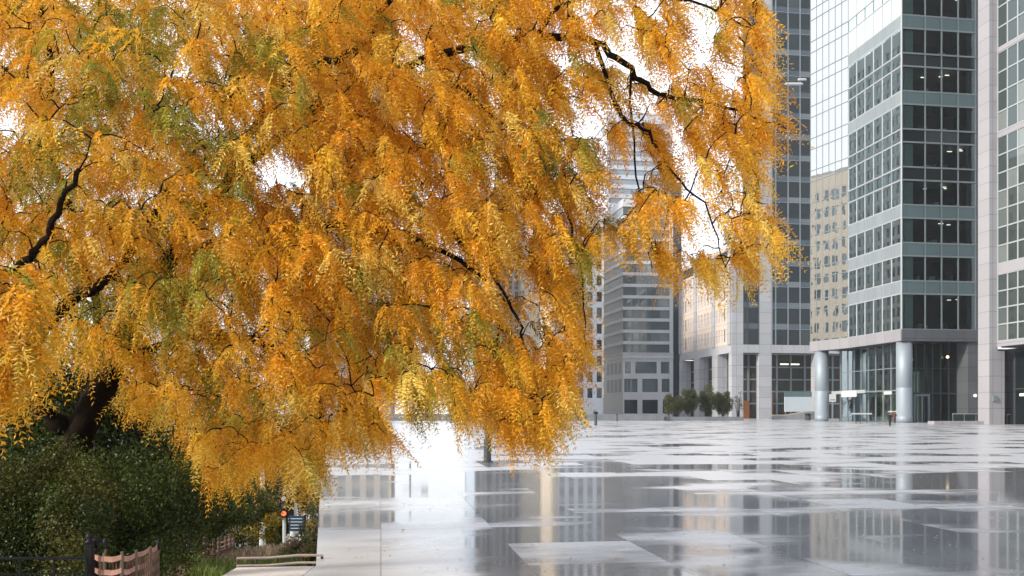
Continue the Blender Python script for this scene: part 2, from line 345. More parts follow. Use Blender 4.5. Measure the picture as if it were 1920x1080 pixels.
def floor_window(z0, z1, k):
    w = panes(strip(C0, DR, OUT_R, redges, 0.0, z0, z1), 'window', M['glass'], tw)
    fr = MB()
    for e in redges: fr.box(C0, DR, OUT_R, e - 0.11, e + 0.11, -0.1, 0.09, z0, z1)
    fr.box(C0, DR, OUT_R, 0.0, 13.9, -0.1, 0.12, z0 - 0.12, z0 + 0.14).box(C0, DR, OUT_R, 0.0, 13.9, -0.1, 0.12, z1 - 0.14, z1 + 0.12)
    fr.build('frame', M['mull'], w)
    cu = MB().box(C0, DR, OUT_R, 0.9, 2.5, -0.9, -0.6, z0 + 0.1, z1 - 0.1).box(C0, DR, OUT_R, 12.7, 13.3, -0.9, -0.6, z0 + 0.1, z1 - 0.1)
    cu.build('curtain', M['curtain'], w)
    if k % 2 == 0 or k == 3:
        for q in range(random.randint(1, 3)):
            a = random.uniform(4, 12.5); bb = random.uniform(-4, -1.2)
            MB().box(C0, DR, OUT_R, a, a + random.uniform(.3, .9), bb, bb + .25, z1 - 0.5, z1 - 0.42).build('ceiling_light', M['lamp'], w)
    for q in range(random.randint(3, 7)):      # desks and cabinets seen through the glass
        a = random.uniform(3, 12.5); 
        MB().box(C0, DR, OUT_R, a, a + random.uniform(.4, 1.4), -2.2, -1.2, z0 + 0.05, z0 + random.uniform(.5, 1.3)).build('desk', random.choice([M['beige'], M['curtain'], M['interior'], M['ceiling']]), w)
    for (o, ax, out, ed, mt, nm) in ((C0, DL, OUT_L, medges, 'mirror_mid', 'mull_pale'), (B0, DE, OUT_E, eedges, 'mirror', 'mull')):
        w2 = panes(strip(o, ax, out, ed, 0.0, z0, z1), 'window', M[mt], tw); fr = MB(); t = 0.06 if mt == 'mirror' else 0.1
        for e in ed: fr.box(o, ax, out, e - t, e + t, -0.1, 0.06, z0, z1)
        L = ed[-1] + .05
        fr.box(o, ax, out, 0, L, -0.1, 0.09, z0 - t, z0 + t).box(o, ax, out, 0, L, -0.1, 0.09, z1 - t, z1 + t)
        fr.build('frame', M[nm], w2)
def floor_spandrel(z0, z1, k):
    MB().box(C0, DR, OUT_R, 0.3, 14.2, -6.0, -0.1, z0 + .1, z1 - .1).build('floor_slab', M['ceiling'], tw)
    if k in darkband:
        panes(strip(C0, DR, OUT_R, redges, -0.02, z0, z1), 'spandrel', M['dglass'], tw)
        panes(strip(C0, DL, OUT_L, medges, -0.02, z0, z1), 'spandrel', M['mirror_mid'], tw)
    else:
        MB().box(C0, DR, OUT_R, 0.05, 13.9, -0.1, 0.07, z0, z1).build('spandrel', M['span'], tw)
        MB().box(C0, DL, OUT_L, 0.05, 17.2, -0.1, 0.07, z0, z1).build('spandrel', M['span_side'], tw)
    panes(strip(B0, DE, OUT_E, eedges, -0.005, z0, z1), 'spandrel', M['mirror'], tw)
    fr = MB()
    for e in redges: fr.box(C0, DR, OUT_R, e - 0.09, e + 0.09, -0.08, 0.085, z0 + .12, z1 - .14)
    fr.build('mullion', M['mull'], tw); fr = MB()
    for e in medges: fr.box(C0, DL, OUT_L, e - 0.05, e + 0.05, -0.08, 0.085, z0 + .1, z1 - .1)
    for e in eedges: fr.box(B0, DE, OUT_E, e - 0.05, e + 0.05, -0.08, 0.05, z0 + .06, z1 - .06)
    fr.build('mullion', M['mull'], tw)
floor_window(15.9, 22.0, 0)
k = 0; z = 22.0
while z < TOP - 6:
    floor_spandrel(z, z + 2.2, k); floor_window(z + 2.2, z + 6.45, k + 1); z += 6.45; k += 1
MB().box(C0, DR, OUT_R, 13.95, 15.1, -8, 0.12, 16.0, TOP).build('pilaster', M['stone_dark'], tw)
MB().tube([C0 + Vector((0, 0, 15.9)), C0 + Vector((0, 0, TOP))], 0.16, 8).build('corner_trim', M['mull_pale'], tw)
for c in (C0 + DR * 1.35 + DL * 1.35, E0 - DE * 1.5 + DR * 1.3):
    MB().lathe((c.x, c.y, 0), [(1.34, 0), (1.34, 1.2), (1.31, 1.21), (1.31, 6.0), (1.29, 6.02), (1.31, 6.04), (1.31, 14.05)], 40).build('column', M['steel'], tw, smooth=True)
# lobby: recessed glass walls, a room behind them
L0 = C0 + DL * 3.2 + DR * 3.2
rl = lin(0.0, 9.3, 6); ll = lin(0.0, 22.5, 9)
g1 = panes(strip(L0, DR, OUT_R, rl, 0, 0.05, 14.0), 'lobby_glass', M['lglass'], tw)
fr = MB()
for e in rl: fr.box(L0, DR, OUT_R, e - 0.09, e + 0.09, -0.1, 0.1, 0, 14.0)
fr.box(L0, DR, OUT_R, 0, 9.3, -.08, .08, 5.0, 5.25); fr.box(L0, DR, OUT_R, 0, 9.3, -.08, .08, 9.4, 9.55)
fr.build('frame', M['mull_dark'], g1)
dm = MB()
for e in (1.2, 2.6, 3.9): dm.box(L0, DR, OUT_R, e - .12, e + .12, -0.1, 0.25, 0, 4.6)
dm.box(L0, DR, OUT_R, 1.1, 4.0, -0.1, 0.3, 4.6, 4.95); dm.build('entrance_door', M['mull'], tw)
OUTL2 = OUT_L
MB().box(L0, DL, OUT_L, 22.6, 23.0, -8, .1, 0, 14).build('lobby_wall', M['stone_dark'], tw)
g2 = panes(strip(L0, DL, OUT_L, ll, 0, 0.05, 14.0), 'lobby_glass', M['lglass'], tw)
fr = MB()
for i, e in enumerate(ll): fr.box(L0, DL, OUT_L, e - 0.1, e + 0.1, -0.1, 0.12, 0, 14.0)
fr.box(L0, DL, OUT_L, 0, 22.5, -.08, .1, 5.6, 5.8).box(L0, DL, OUT_L, 0, 22.5, -.08, .1, 9.6, 9.75)
fr.build('frame', M['mull'], g2)
pan = MB().box(L0, DL, OUT_L, 0.4, 22, -7.0, -6.6, 0, 14).box(L0, DR, OUT_R, 6.0, 9.4, -9.0, -8.6, 0, 14); pan.build('lobby_wall', M['interior'], tw)
MB().box(L0, DL, OUT_L, 12.0, 15.0, -4.2, -3.9, 0, 5.4).box(L0, DL, OUT_L, 6.5, 8.6, -3.2, -3.0, 0, 5.2).build('lobby_screen', M['beige'], tw)
MB().box(L0, DL, OUT_L, 9.0, 11.2, -3.6, -3.3, 0, 5.3).box(L0, DL, OUT_L, 2.0, 3.6, -3.6, -3.3, 0, 9).build('lobby_screen', M['ceiling'], tw)
MB().box(L0, DR, OUT_R, 2.0, 3.0, -3.6, -3.3, 0, 12).box(L0, DR, OUT_R, 5.4, 6.1, -3.0, -2.6, 0, 12).build('lobby_screen', M['stone_dark'], tw)
MB().box(L0, DL, OUT_L, 0, 24, -8, 0, 14.0, 14.09).build('lobby_ceiling', M['interior'], tw)
MB().box(L0, DL, OUT_L, 9.3, 21.5, 0.15, 2.6, 5.5, 5.75).box(L0, DL, OUT_L, 9.3, 21.5, 2.4, 2.62, 5.35, 5.95).build('canopy', M['mull_pale'], tw)
MB().box(L0, DL, OUT_L, 12.0, 17.5, 2.63, 2.75, 4.7, 5.9).build('canopy_sign', M['white'], tw)
MB().box(L0, DL, OUT_L, 4.3, 6.8, 0.3, 0.4, 5.0, 5.6).build('canopy_sign', M['white'], tw)
MB().box(C0, DR, OUT_R, 12.5, 15.09, -9, -0.2, 0, 14.05).build('lobby_wall', M['stone_dark'], tw)
lw = C0 + DR * 10.2 + DL * 2.4; MB().lathe((lw.x, lw.y, 11.2), [(0.02, 0), (0.22, .1), (0.25, .25), (0.2, .42), (0.03, .5)], 10).build('lobby_lamp', M['lampwarm'], tw)
for a in (2.2, 4.8): 
    q = L0 + DL * a + DR * 2.2; MB().box(q, DL, OUT_L, 0, 1.2, -.2, .2, 11.0, 11.25).build('lobby_lamp', M['lamp'], tw)
q = L0 + DL * 10 + DR * 1.5; MB().lathe((q.x, q.y, 4.2), [(0.02, 0), (0.2, .1), (0.2, .7), (0.03, .8)], 8).build('lobby_lamp', M['lampwarm'], tw)
gl = C0 + DR * 13.5 + OUT_R * 0.3
wl = thing('wall_lantern', 'white globe lantern on the dark stone wall of the glass tower', 'lamp', (gl.x, gl.y, 4.4))
MB().lathe((gl.x, gl.y, 4.4), [(0.03, 0), (.22, .08), (.3, .28), (.22, .48), (.03, .56)], 14).build('lamp_globe', M['globe'], wl, smooth=True)
MB().box((gl.x, gl.y), DR, OUT_R, -.05, .05, -.45, 0.0, 4.3, 4.38).build('bracket', M['black'], wl)
# dark recessed link between tower and the right block
MB().box(C0, DR, OUT_R, 15.12, 19.5, -14, -7.0, 0, TOP).build('link_wall', M['stone_dark'], tw)
MB().box(C0, DR, OUT_R, 15.12, 19.5, -6.99, -6.6, 20.5, 23).build('link_bridge', M['span'], tw)

# ------------------------------------------------------------------ granite block at the right edge
R0 = Vector((70.84, 131, 0)); rb = thing('granite_block', 'pale granite office block with gridded windows cut off by the right edge of the photo', 'office block', R0)
RF = R0 + DR * 1.38; RT = -DL                                # facade runs towards the viewer
MB().box(R0, DR, OUT_R, 0.0, 2.5, -2.5, 0, 0, 10.95).build('pier', M['stone'], rb)
MB().box(R0, DR, OUT_R, 0.0, 1.38, -2.5, 0, 10.952, 100).build('pier', M['stone'], rb)
MB().box(R0, DR, OUT_R, 2.51, 5.5, -2.7, -2.3, 0, 11.39).build('lobby_wall', M['stone_dark'], rb)
MB().box(RF, RT, DR, 0.0, 42, 0.6, 24, 11.4, 100).build('core', M['interior'], rb)
MB().box(RF, RT, DR, -2.4, 42, 3.2, 24, 0, 11.4).build('lobby_wall', M['stone_dark'], rb)
lg = panes(strip(RF, RT, OUT_L, lin(0, 42, 14), -2.9, 0.05, 11.2), 'lobby_glass', M['dglass'], rb)
fr = MB()
for e in lin(0, 42, 14): fr.box(RF, RT, OUT_L, e - .08, e + .08, -3.0, -2.8, 0, 11.2)
fr.box(RF, RT, OUT_L, 0, 42, -3.0, -2.82, 5.2, 5.4); fr.build('frame', M['mull_dark'], lg)
q = RF + RT * 1.6 + DR * 2.4; MB().box(q, RT, OUT_L, 0, 1.3, -.1, .1, 4.2, 4.6).build('lobby_lamp', M['lamp'], rb)
px = 1655 / 131.0
def zr(v): return 1.9 + (772 - v) / px
rows = []; bands = [(650, 640), (515, 495), (258, 248), (100, 91), (-62, -74), (-225, -238)]
prev = None
for vb, vt in bands:
    z0, z1 = zr(vb), zr(vt)
    MB().box(RF, RT, OUT_L, 0.01, 42, -0.6, 0.14, z0, z1).build('stone_band', M['stone'], rb)
    if prev is not None:
        n = max(1, round((z0 - prev) / 2.72)); zs = lin(prev, z0, n)
        for i in range(n):
            w = panes(strip(RF, RT, OUT_L, lin(0.05, 42, 20), 0, zs[i], zs[i + 1]), 'window', M['rglass'], rb)
            fr = MB()
            for e in lin(0.05, 42, 20): fr.box(RF, RT, OUT_L, e - .1, e + .1, -.1, .09, zs[i] + .1, zs[i + 1] - .1)
            fr.box(RF, RT, OUT_L, 0, 42, -.1, .11, zs[i] - .0, zs[i] + .1).box(RF, RT, OUT_L, 0, 42, -.1, .11, zs[i + 1] - .1, zs[i + 1])
            fr.build('frame', M['mull_pale'], w)
    prev = z1
MB().box(RF, RT, OUT_L, 0.01, 42, -0.6, 0.14, prev, 100).build('parapet', M['stone'], rb)
s = P(1862, 747, 131); MB().box((s.x, s.y), DR, OUT_R, -.12, .5, .0, .2, 3.5, 4.3).build('intercom_plate', M['mull'], rb)
# low plinth and glass railing between the two
q = P(1752, 796, 131)
MB().box((q.x, q.y), DR, OUT_R, 0, 10, -1.6, 0, 0.0, 0.5).build('stone_step', M['stone'], **dict(label='low pale stone step in front of the glass tower, left of the granite pier', cat='step'))
rg = thing('railing', 'glass railing with pale handrail between the glass tower and granite pier', 'railing', P(1786, 790, 138))
q = P(1786, 790, 138)
MB().box((q.x, q.y), DR, OUT_R, 0, 6.0, -.02, .02, 0.1, 1.5).build('glass_panel', M['rglass'], rg)
MB().box((q.x, q.y), DR, OUT_R, 0, 6.0, -.06, .06, 1.5, 1.62).build('handrail', M['mull_pale'], rg)
for e in (0.05, 2, 4, 5.95): MB().box((q.x, q.y), DR, OUT_R, e - .04, e + .04, -.05, .05, 0, 1.5).build('post', M['mull'], rg)
q = P(1887, 790, 133)
r2 = thing('railing', 'glass railing with pale handrail right of the granite pier at the photo edge', 'railing', q)
MB().box((q.x, q.y), DR, OUT_R, 0, 7.0, -.02, .02, 0.1, 1.45).build('glass_panel', M['rglass'], r2)
MB().box((q.x, q.y), DR, OUT_R, 0, 7.0, -.06, .06, 1.45, 1.57).build('handrail', M['mull_pale'], r2)
for e in (0.05, 2.3, 4.6, 6.95): MB().box((q.x, q.y), DR, OUT_R, e - .04, e + .04, -.05, .05, 0, 1.45).build('post', M['mull'], r2)

# ------------------------------------------------------------------ concrete framed building (middle)
M0 = Vector((59.7, 240, 0)); fb = thing('framed_building', 'grey concrete framed tower with open ground floor and pink stone wing beside the glass tower', 'office building', M0)
def zm(v): return 1.9 + (772 - v) / 6.896
WT, MT = 46.5, 125.0                                          # wing height, tower height
ZB0, ZB1 = 18.0, 20.2
MB().box(M0, DR, OUT_R, 0, 42, -0.4, 0.15, ZB0, ZB1).build('stone_band', M['conc'], fb)
MB().box(M0, DL, OUT_L, 0.1, 41.8, -0.4, 0.15, ZB0, ZB1).build('stone_band', M['conc'], fb)
MB().box(M0, DR, DL, 0.6, 42, 1.0, 41, ZB0 + .3, ZB1).build('soffit', M['darkgrey'], fb)
MB().prism([M0 + DR * 3.8 + DL * .5, M0 + DR * 42 + DL * .5, M0 + DR * 42 + DL * 41, M0 + DR * 22 + DL * 41], ZB1 + .01, MT).build('core', M['conc'], fb)
MB().box(M0, DR, DL, 0.5, 3.75, 0.5, 41.5, ZB1, WT - .3).build('core', M['interior'], fb)
MB().box(M0, DR, DL, 0.0, 3.75, 0.0, 41.8, WT - .3, WT + .9).build('parapet', M['conc_side'], fb)
MB().box(M0, DR, OUT_R, 0.0, 3.3, -2.0, 0.1, 0, ZB0).build('column', M['conc'], fb)
MB().box(M0, DR, OUT_R, 0.0, 3.3, -0.45, 0.1, ZB1, WT - .31).build('pier', M['conc'], fb)
MB().box(M0, DR, OUT_R, 7.9, 11.5, -2.0, 0.1, 0, ZB0).build('column', M['conc'], fb)
MB().box(M0, DR, OUT_R, 7.9, 11.5, -0.45, 0.1, ZB1, MT).build('pier', M['conc'], fb)
MB().box(M0, DR, OUT_R, 24, 27, -2.0, 0.1, 0, MT).build('pier', M['conc'], fb)
e1 = [3.4, 4.6, 7.8]; e2 = [11.6, 12.7, 16.3, 19.8, 23.9]; e3 = lin(27.1, 42, 5)
zf = ZB1; i = 0
while zf < MT - 4:
    for ed in (e1, e2, e3):
        w = panes(strip(M0, DR, OUT_R, ed, -0.05, zf, zf + 4.35), 'window', M['dglass'], fb)
        fr = MB()
        for e in ed: fr.box(M0, DR, OUT_R, e - .16, e + .16, -.2, 0.06, zf, zf + 5.8)
        fr.box(M0, DR, OUT_R, ed[0], ed[-1], -.2, 0.03, zf + 4.28, zf + 4.42)
        fr.build('frame', M['mull'] if ed is not e1 else M['mull_dark'], w)
        panes(strip(M0, DR, OUT_R, ed, -0.04, zf + 4.35, zf + 5.8), 'spandrel', M['bglass'], fb)
    zf += 5.8; i += 1
# side wing: pink stone, narrow upright windows in three bays
bays = [0.2, 13.5, 28.2, 41.6]
for i, e in enumerate(bays):
    a0, a1 = (e - .1, e + 1.8) if i == 0 else (e - 1.8, e + .2)
    MB().box(M0, DL, OUT_L, a0, a1, -0.5, 0.45, ZB1, WT).build('pier', M['conc'], fb)
    if i: MB().box(M0, DL, OUT_L, e - 2.6 - (1.5 if i < 3 else 0), e + .1, -2.6, 0.3, 0, ZB0).build('column', M['conc'], fb)
cnt = 0
for b_ in range(3):
    s0, s1 = bays[b_] + (1.8 if b_ == 0 else .2), bays[b_ + 1] - 1.8
    n = 5; wdt = (s1 - s0) / n
    wall = MB(); zf = ZB1
    while zf < WT - 4:
        wall.box(M0, DL, OUT_L, s0, s1, -0.4, 0.0, zf, zf + 1.0).box(M0, DL, OUT_L, s0, s1, -0.4, 0.0, zf + 4.6, zf + 5.8)
        for j in range(n + 1):
            c = s0 + wdt * j; a0 = max(s0, c - wdt * .26); a1 = min(s1, c + wdt * .26); wall.box(M0, DL, OUT_L, a0, a1, -0.4, -0.002, zf + 1.0, zf + 4.6)
        for j in range(n):
            c = s0 + wdt * (j + .5)
            panes([fq(M0, DL, OUT_L, c - wdt * .25, c + wdt * .25, -0.25, zf + .95, zf + 4.65)], 'window', M['bglass'], fb)
        zf += 5.8
    wall.build('wall', M['conc_side'], fb)
# open ground floor: recessed gridded hall
hb = MB().box(M0, DR, DL, 3.0, 42, 8.0, 8.4, 0, 18).box(M0, DR, DL, 3.0, 3.4, 8.4, 40, 0, 18); hb.build('hall_wall', M['interior'], fb)
fr = MB()
for e in lin(4, 42, 9): fr.box(M0, DR, DL, e - .25, e + .25, 7.7, 8.0, 0, 18)
for z_ in (4.2, 7.6, 11.0, 14.5): fr.box(M0, DR, DL, 3, 42, 7.75, 7.95, z_ - .2, z_ + .2)
for e in lin(9, 40, 6): fr.box(M0, DL, DR, e - .25, e + .25, 2.7, 3.0, 0, 18)
for z_ in (4.2, 7.6, 11.0, 14.5): fr.box(M0, DL, DR, 8.4, 40, 2.75, 2.95, z_ - .2, z_ + .2)
fr.build('hall_frame', M['mull'], fb)
MB().box(M0, DR, DL, 4, 8.0, 6.6, 6.9, 0, 5.0).build('timber_screen', M['wood'], fb)
MB().box(M0, DR, DL, 11.8, 15.0, 6.6, 6.9, 0, 7.0).build('timber_screen', M['wood'], fb)
for a in (16.0, 19.2): MB().box(M0, DR, DL, a, a + 2.4, 4.0, 4.3, 15.0, 15.35).build('hall_light', M['lamp'], fb)
q = P(1484, 755, 243); MB().lathe((q.x, q.y, q.z), [(0.03, 0), (.3, .12), (.3, .35), (.03, .5)], 8).build('hall_light', M['lampwarm'], fb)
# twin floodlight on a long bracket
fl = MB(); b0 = P(1440, 152, 239.0); b1 = P(1512, 152, 238.0)
fl.tube([b0, P(1475, 153, 238.4), b1], 0.12, 6); fbk = fl.build('lamp_bracket', M['darkgrey'], fb)
fl = MB()
for u0, u1, v in ((1471, 1506, 157.5), (1496, 1512, 149.5)):
    p0 = P(u0, v, 238.2); p1 = P(u1, v, 238.2); fl.tube([p0, p0.lerp(p1, .08), p0.lerp(p1, .9), p1], [.2, .38, .38, .15], 8)
fl.build('floodlight', M['white'], fbk)
# hoarding, bin, barrier in the open ground floor
h0 = P(1471, 785, 225); hd = thing('hoarding', 'pale blue site hoarding standing under the concrete framed building', 'hoarding', h0)
q = P(1471, 772, 225)
MB().box((q.x, q.y), DR, OUT_R, 0, 7.4, -.2, 0, 1.9, 5.7).build('panel', M['whiteblue'], hd)
MB().box((q.x, q.y), DR, OUT_R, 0, 7.4, -.2, .02, 5.72, 7.0).build('top_panel', M['span'], hd)
for e in (.3, 3.6, 7): MB().box((q.x, q.y), DR, OUT_R, e, e + .2, -.4, -.22, 0, 6).build('post', M['mull'], hd)
q = P(1510, 788, 196); bn_ = thing('waste_bin', 'dark waste bin beside the left round column of the glass tower', 'bin', (q.x, q.y, 0))
MB().lathe((q.x + .6, q.y, 0), [(.55, 0), (.62, .1), (.66, 1.1)], 16).build('bin_body', M['darkgrey'], bn_); MB().lathe((q.x + .6, q.y, 1.1), [(.7, 0), (.7, .12), (.45, .4), (.1, .45)], 16).build('bin_lid', M['black'], bn_)
q = P(1448, 790, 212); rp = thing('ramp_wall', 'curved low ramp wall with warm pale coping under the concrete framed building', 'ramp', (q.x, q.y, 0))
w = MB(); c = MB(); pts = [(q.x + t * 10, q.y + math.sin(t * 5) * .6, 0.9 + .9 * max(0, min(1, (t - .35) * 2.2))) for t in lin(0, 1, 14)]
for p0, p1 in zip(pts[:-1], pts[1:]):
    w.quad((p0[0], p0[1], 0), (p1[0], p1[1], 0), (p1[0], p1[1], p1[2]), (p0[0], p0[1], p0[2])); w.quad((p1[0], p1[1] + .4, 0), (p0[0], p0[1] + .4, 0), (p0[0], p0[1] + .4, p0[2]), (p1[0], p1[1] + .4, p1[2]))
c.tube([(p[0], p[1] + .2, p[2] + .08) for p in pts], .22, 6)
w.build('wall', M['wallgrey'], rp); c.build('coping', M['beige'], rp)

# ------------------------------------------------------------------ banded building and further ones
def block(name, label, cat, o, dl, dr, wl, wr, H, fl, ph, wallL, wallR, glassL, glassR, nL, nR, z0=6.0, upright=True):
    """plain office block: pitch fl, window height ph; a solid shell with real recessed window openings per floor"""
    o = Vector(o); b = thing(name, label, cat, o); outR = Vector((dr.y, -dr.x, 0)); outL = Vector((-dl.y, dl.x, 0))
    MB().box(o, dr, dl, 0.4, wr - .4, 0.4, wl - .4, 0, H - .2).build('core', M['interior'], b)
    for (o_, ax, out, L, wm, gm, n) in ((o, dr, outR, wr, wallR, glassR, nR), (o, dl, outL, wl, wallL, glassL, nL), (o + dr * wr, dl, -outL, wl, wallL, glassL, nL)):
        faceo = o_
        sh = MB(); z = z0; sh.box(faceo, ax, out, 0, L, -0.45, 0, 0, z0)
        while z + fl < H:
            sh.box(faceo, ax, out, 0, L, -.45, 0, z + ph, z + fl)
            if n > 0:
                wd = L / n
                for j in range(n + 1):
                    a0 = max(0, wd * j - wd * .22); a1 = min(L, wd * j + wd * .22); sh.box(faceo, ax, out, a0, a1, -.45, -.003, z, z + ph)
                ed = lin(0, L, n)
            else: sh.box(faceo, ax, out, 0, .9, -.45, -.003, z, z + ph); sh.box(faceo, ax, out, L - .9, L, -.45, -.003, z, z + ph); ed = lin(0.9, L - .9, max(2, int(L / 4)))
            panes(strip(faceo, ax, out, ed, -0.3, z, z + ph), 'window_band', gm, b)
            z += fl
        sh.box(faceo, ax, out, 0, L, -.45, 0, z, H)
        sh.build('wall', wm, b)
    MB().box(o, dr, dl, -.15, wr, -.15, wl, H, H + .8).build('roof', wallR, b)
    return b
S0 = Vector((37.7, 300, 0)); SDL = Vector((-0.184, 0.983, 0)); SDR = Vector((0.995, 0.1, 0)).normalized()
sb = thing('banded_building', 'grey office building with long white bands and dark ribbon windows behind the hanging branches', 'office building', S0)
SO = Vector((SDR.y, -SDR.x, 0)); SOL = Vector((-SDL.y, SDL.x, 0))
def zs_(v): return 1.9 + (772 - v) / 5.517
STOP = zs_(385)
MB().box(S0, SDR, SDL, .5, 17, .5, 24, 0, STOP - .2).build('core', M['interior'], sb)
z = zs_(661)
while z < STOP - 3:
    MB().box(S0, SDR, SO, 0, 16.2, -.5, .15, z + 2.85, z + 3.9).build('band', M['slat'], sb)
    MB().box(S0, SDL, SOL, 0.16, 24, -.5, .15, z + 2.85, z + 3.9).build('band', M['slat'], sb)
    w = panes(strip(S0, SDR, SO, lin(.1, 16.2, 5), -.15, z, z + 2.85), 'window', M['sglass'], sb)
    MB().box(S0, SDR, SO, 7.9, 8.2, -.3, .0, z, z + 2.85).build('frame', M['mull'], w)
    MB().box(S0, SDL, SOL, .3, 24, -.5, -.12, z, z + 2.85).build('louvre', M['slat_dark'], sb)
    z += 3.9
MB().box(S0, SDR, SDL, 0, 17.4, 0, 24, z, z + 1.6).build('roof', M['slat'], sb)
MB().box(S0, SDR, SO, 16.2, 17.4, -.8, .3, 0, z).build('pier', M['slat'], sb)
MB().box(S0, SDR, SDL, 17.4, 21, 1.5, 12, 0, z + 8).build('glass_strip', M['bglass'], sb)
pod = MB(); wins = []
for (v0, v1, us) in ((700, 678, ((1171, 1182), (1190, 1231), (1237.5, 1254))), (735, 710, ((1167, 1195), (1203, 1233), (1239, 1259))), (775.5, 749.5, ((1167, 1195), (1203, 1233), (1241, 1257)))):
    zz0, zz1 = max(0.3, zs_(v0)), zs_(v1)
    for u0, u1 in us: wins.append(((u0 - 1168) / 5.35 + .2, (u1 - 1168) / 5.35, zz0, zz1))
zl = zs_(661)
MB().box(S0, SDR, SDL, -.2, 17.4, -.4, 24, zs_(672), zl - .35).build('cornice', M['slat'], sb)
MB().box(S0, SDR, SDL, -.45, 17.4, -.7, 24, zl - .34, zl - .005).build('cornice', M['slat'], sb)
levels = [0.3] + sorted({w[2] for w in wins} | {w[3] for w in wins}) + [zs_(672)]
pod.box(S0, SDR, SO, 0, 16.2, -.5, 0, 0, .3)
zz = sorted(set((w[2], w[3]) for w in wins)); last = .3
for z0_, z1_ in zz:
    if z0_ > last: pod.box(S0, SDR, SO, 0, 16.2, -.5, 0, last, z0_)
    cur = 0.0
    for w_ in sorted(w for w in wins if w[2] == z0_):
        pod.box(S0, SDR, SO, cur, w_[0], -.5, -.004, z0_, z1_); cur = w_[1]
    pod.box(S0, SDR, SO, cur, 16.2, -.5, -.004, z0_, z1_); last = z1_
pod.box(S0, SDR, SO, 0, 16.2, -.5, 0, last, zs_(672)); pod.build('wall', M['slat'], sb)
for w_ in wins: panes(strip(S0, SDR, SO, lin(w_[0], w_[1], 2), -.3, w_[2], w_[3]), 'window' if w_[2] > 2 else 'shopfront', M['dglass'] if w_[2] < 2 else M['sglass'], sb)
sl = MB().box(S0, SDL, SOL, 0, 24, -.5, 0, 0, zs_(672)); sl.build('wall', M['slat'], sb)
for v0, v1 in ((700, 678), (735, 710)):
    for e in lin(1.5, 20, 4)[:-1]: panes([fq(S0, SDL, SOL, e, e + 3.4, .03, zs_(v0), zs_(v1))], 'window', M['slat_dark'], sb)

block('pale_tower', 'tall pale blue tower showing only in gaps of the leaves above the banded building', 'office tower', (42, 390, 0), DL, DR, 26, 30, 134, 4.2, 2.4, M['pale'], M['pale'], M['hazewin'], M['hazewin'], 0, 0)
block('hazy_block', 'pale grey block with cream side wall half hidden by branches left of the banded building', 'office building', ((1045 - 960) / F * 262, 262, 0), DL, DR, 82, 14.2, 62, 4.8, 3.0, M['cream'], M['pale'], M['bglass'], M['bglass'], 18, 5)
block('blue_glass_block', 'blue-grey glass block hidden behind the tree and mirrored in the wet paving', 'office building', ((890 - 960) / F * 330, 330, 0), DL, DR, 40, 19.5, 84, 4.2, 3.3, M['pale'], M['slat_dark'], M['bglass'], M['bglass'], 0, 8)
block('cream_tower', 'cream stone tower hidden behind the tree and mirrored in the glass tower', 'office tower', ((600 - 960) / F * 205, 205, 0), DL, DR, 34, 16.4, 74, 5.0, 3.2, M['cream'], M['cream_front'], M['sglass'], M['sglass'], 11, 5)
block('grey_block', 'grey stone block hidden behind the tree and mirrored in the dark tower panes', 'office building', (-60, 262, 0), DL, DR, 42, 25, 128, 4.6, 3.1, M['greystone'], M['greystone'], M['rglass'], M['rglass'], 14, 9)
# low wall closing the plaza
MB().box((-62, 186, 0), (1, 0), (0, 1), 0, 94, 0, .8, 0, 1.42).build('low_wall', M['wallgrey'], label='long low dark grey wall closing the far side of the wet plaza', cat='wall')
MB().box((32.1, 187, 0), (1, 0), (0, 1), 0, 17, 0, .8, 0, 0.85).build('planter_wall', M['wallgrey'], label='lower grey planter wall under the round green trees', cat='planter wall')

def make_post(u, v, h, r, label, ball):
    p = P(u, v, 1.9 * F / (v - HY)); t = thing('bollard', label, 'bollard', (p.x, p.y, 0), 'bollards on the plaza edge')
    MB().lathe((p.x, p.y, 0), [(r * 1.2, 0), (r * 1.2, .1), (r, .12), (r * .95, h * .8)], 14).build('shaft', M['darkgrey'], t, smooth=False)
    MB().lathe((p.x, p.y, h * .8), [(r * .6, 0), (r * ball, h * .05), (r * ball * 1.1, h * .1), (r * ball * .8, h * .17), (r * .1, h * .2)], 14).build('cap', M['black'], t, smooth=True)
make_post(1097, 795, 1.15, .17, 'short dark bollard, the left of two beside the hanging orange branches', 1.1)
make_post(1117, 797.5, 1.95, .2, 'tall dark bollard with a ball top, right of a shorter one', 1.7)
make_post(1157, 789.9, 1.5, .14, 'thin dark bollard against the low wall beneath the banded building', 1.2)
make_post(1254, 789.7, 1.5, .16, 'thin dark bollard at the end of the low wall below the green trees', 1.2)

# ------------------------------------------------------------------ plaza lamp, mast, sign, barrier
p = P(914, 866, 33.2); lp = thing('street_lamp', 'dark grey lamp post standing on the plaza behind the hanging branches', 'street lamp', (p.x, p.y, 0))
MB().lathe((p.x, p.y, 0), [(.2, 0), (.2, .05), (.145, .07), (.14, .85), (.09, .9), (.075, 3), (.05, 5.6)], 18).build('pole', M['darkgrey'], lp, smooth=False)
MB().tube([(p.x, p.y, 5.5), (p.x + .5, p.y, 5.62), (p.x + 1.5, p.y, 5.85)], [.04, .035, .03], 8).build('arm', M['darkgrey'], lp)
MB().tube([(p.x + 1.3, p.y, 5.86), (p.x + 1.4, p.y, 5.88), (p.x + 1.95, p.y, 5.98), (p.x + 2.05, p.y, 5.98)], [.03, .09, .09, .03], 8).build('lamp_head', M['mull'], lp)
p = P(769, 789, 190); mp = thing('mast', 'tall thin mast with a cross arm behind the low wall, mirrored in the wet paving', 'mast', (p.x, p.y, 0))
MB().lathe((p.x, p.y, 0), [(.4, 0), (.4, .5), (.22, .6), (.14, 20.8)], 10).build('pole', M['darkgrey'], mp)
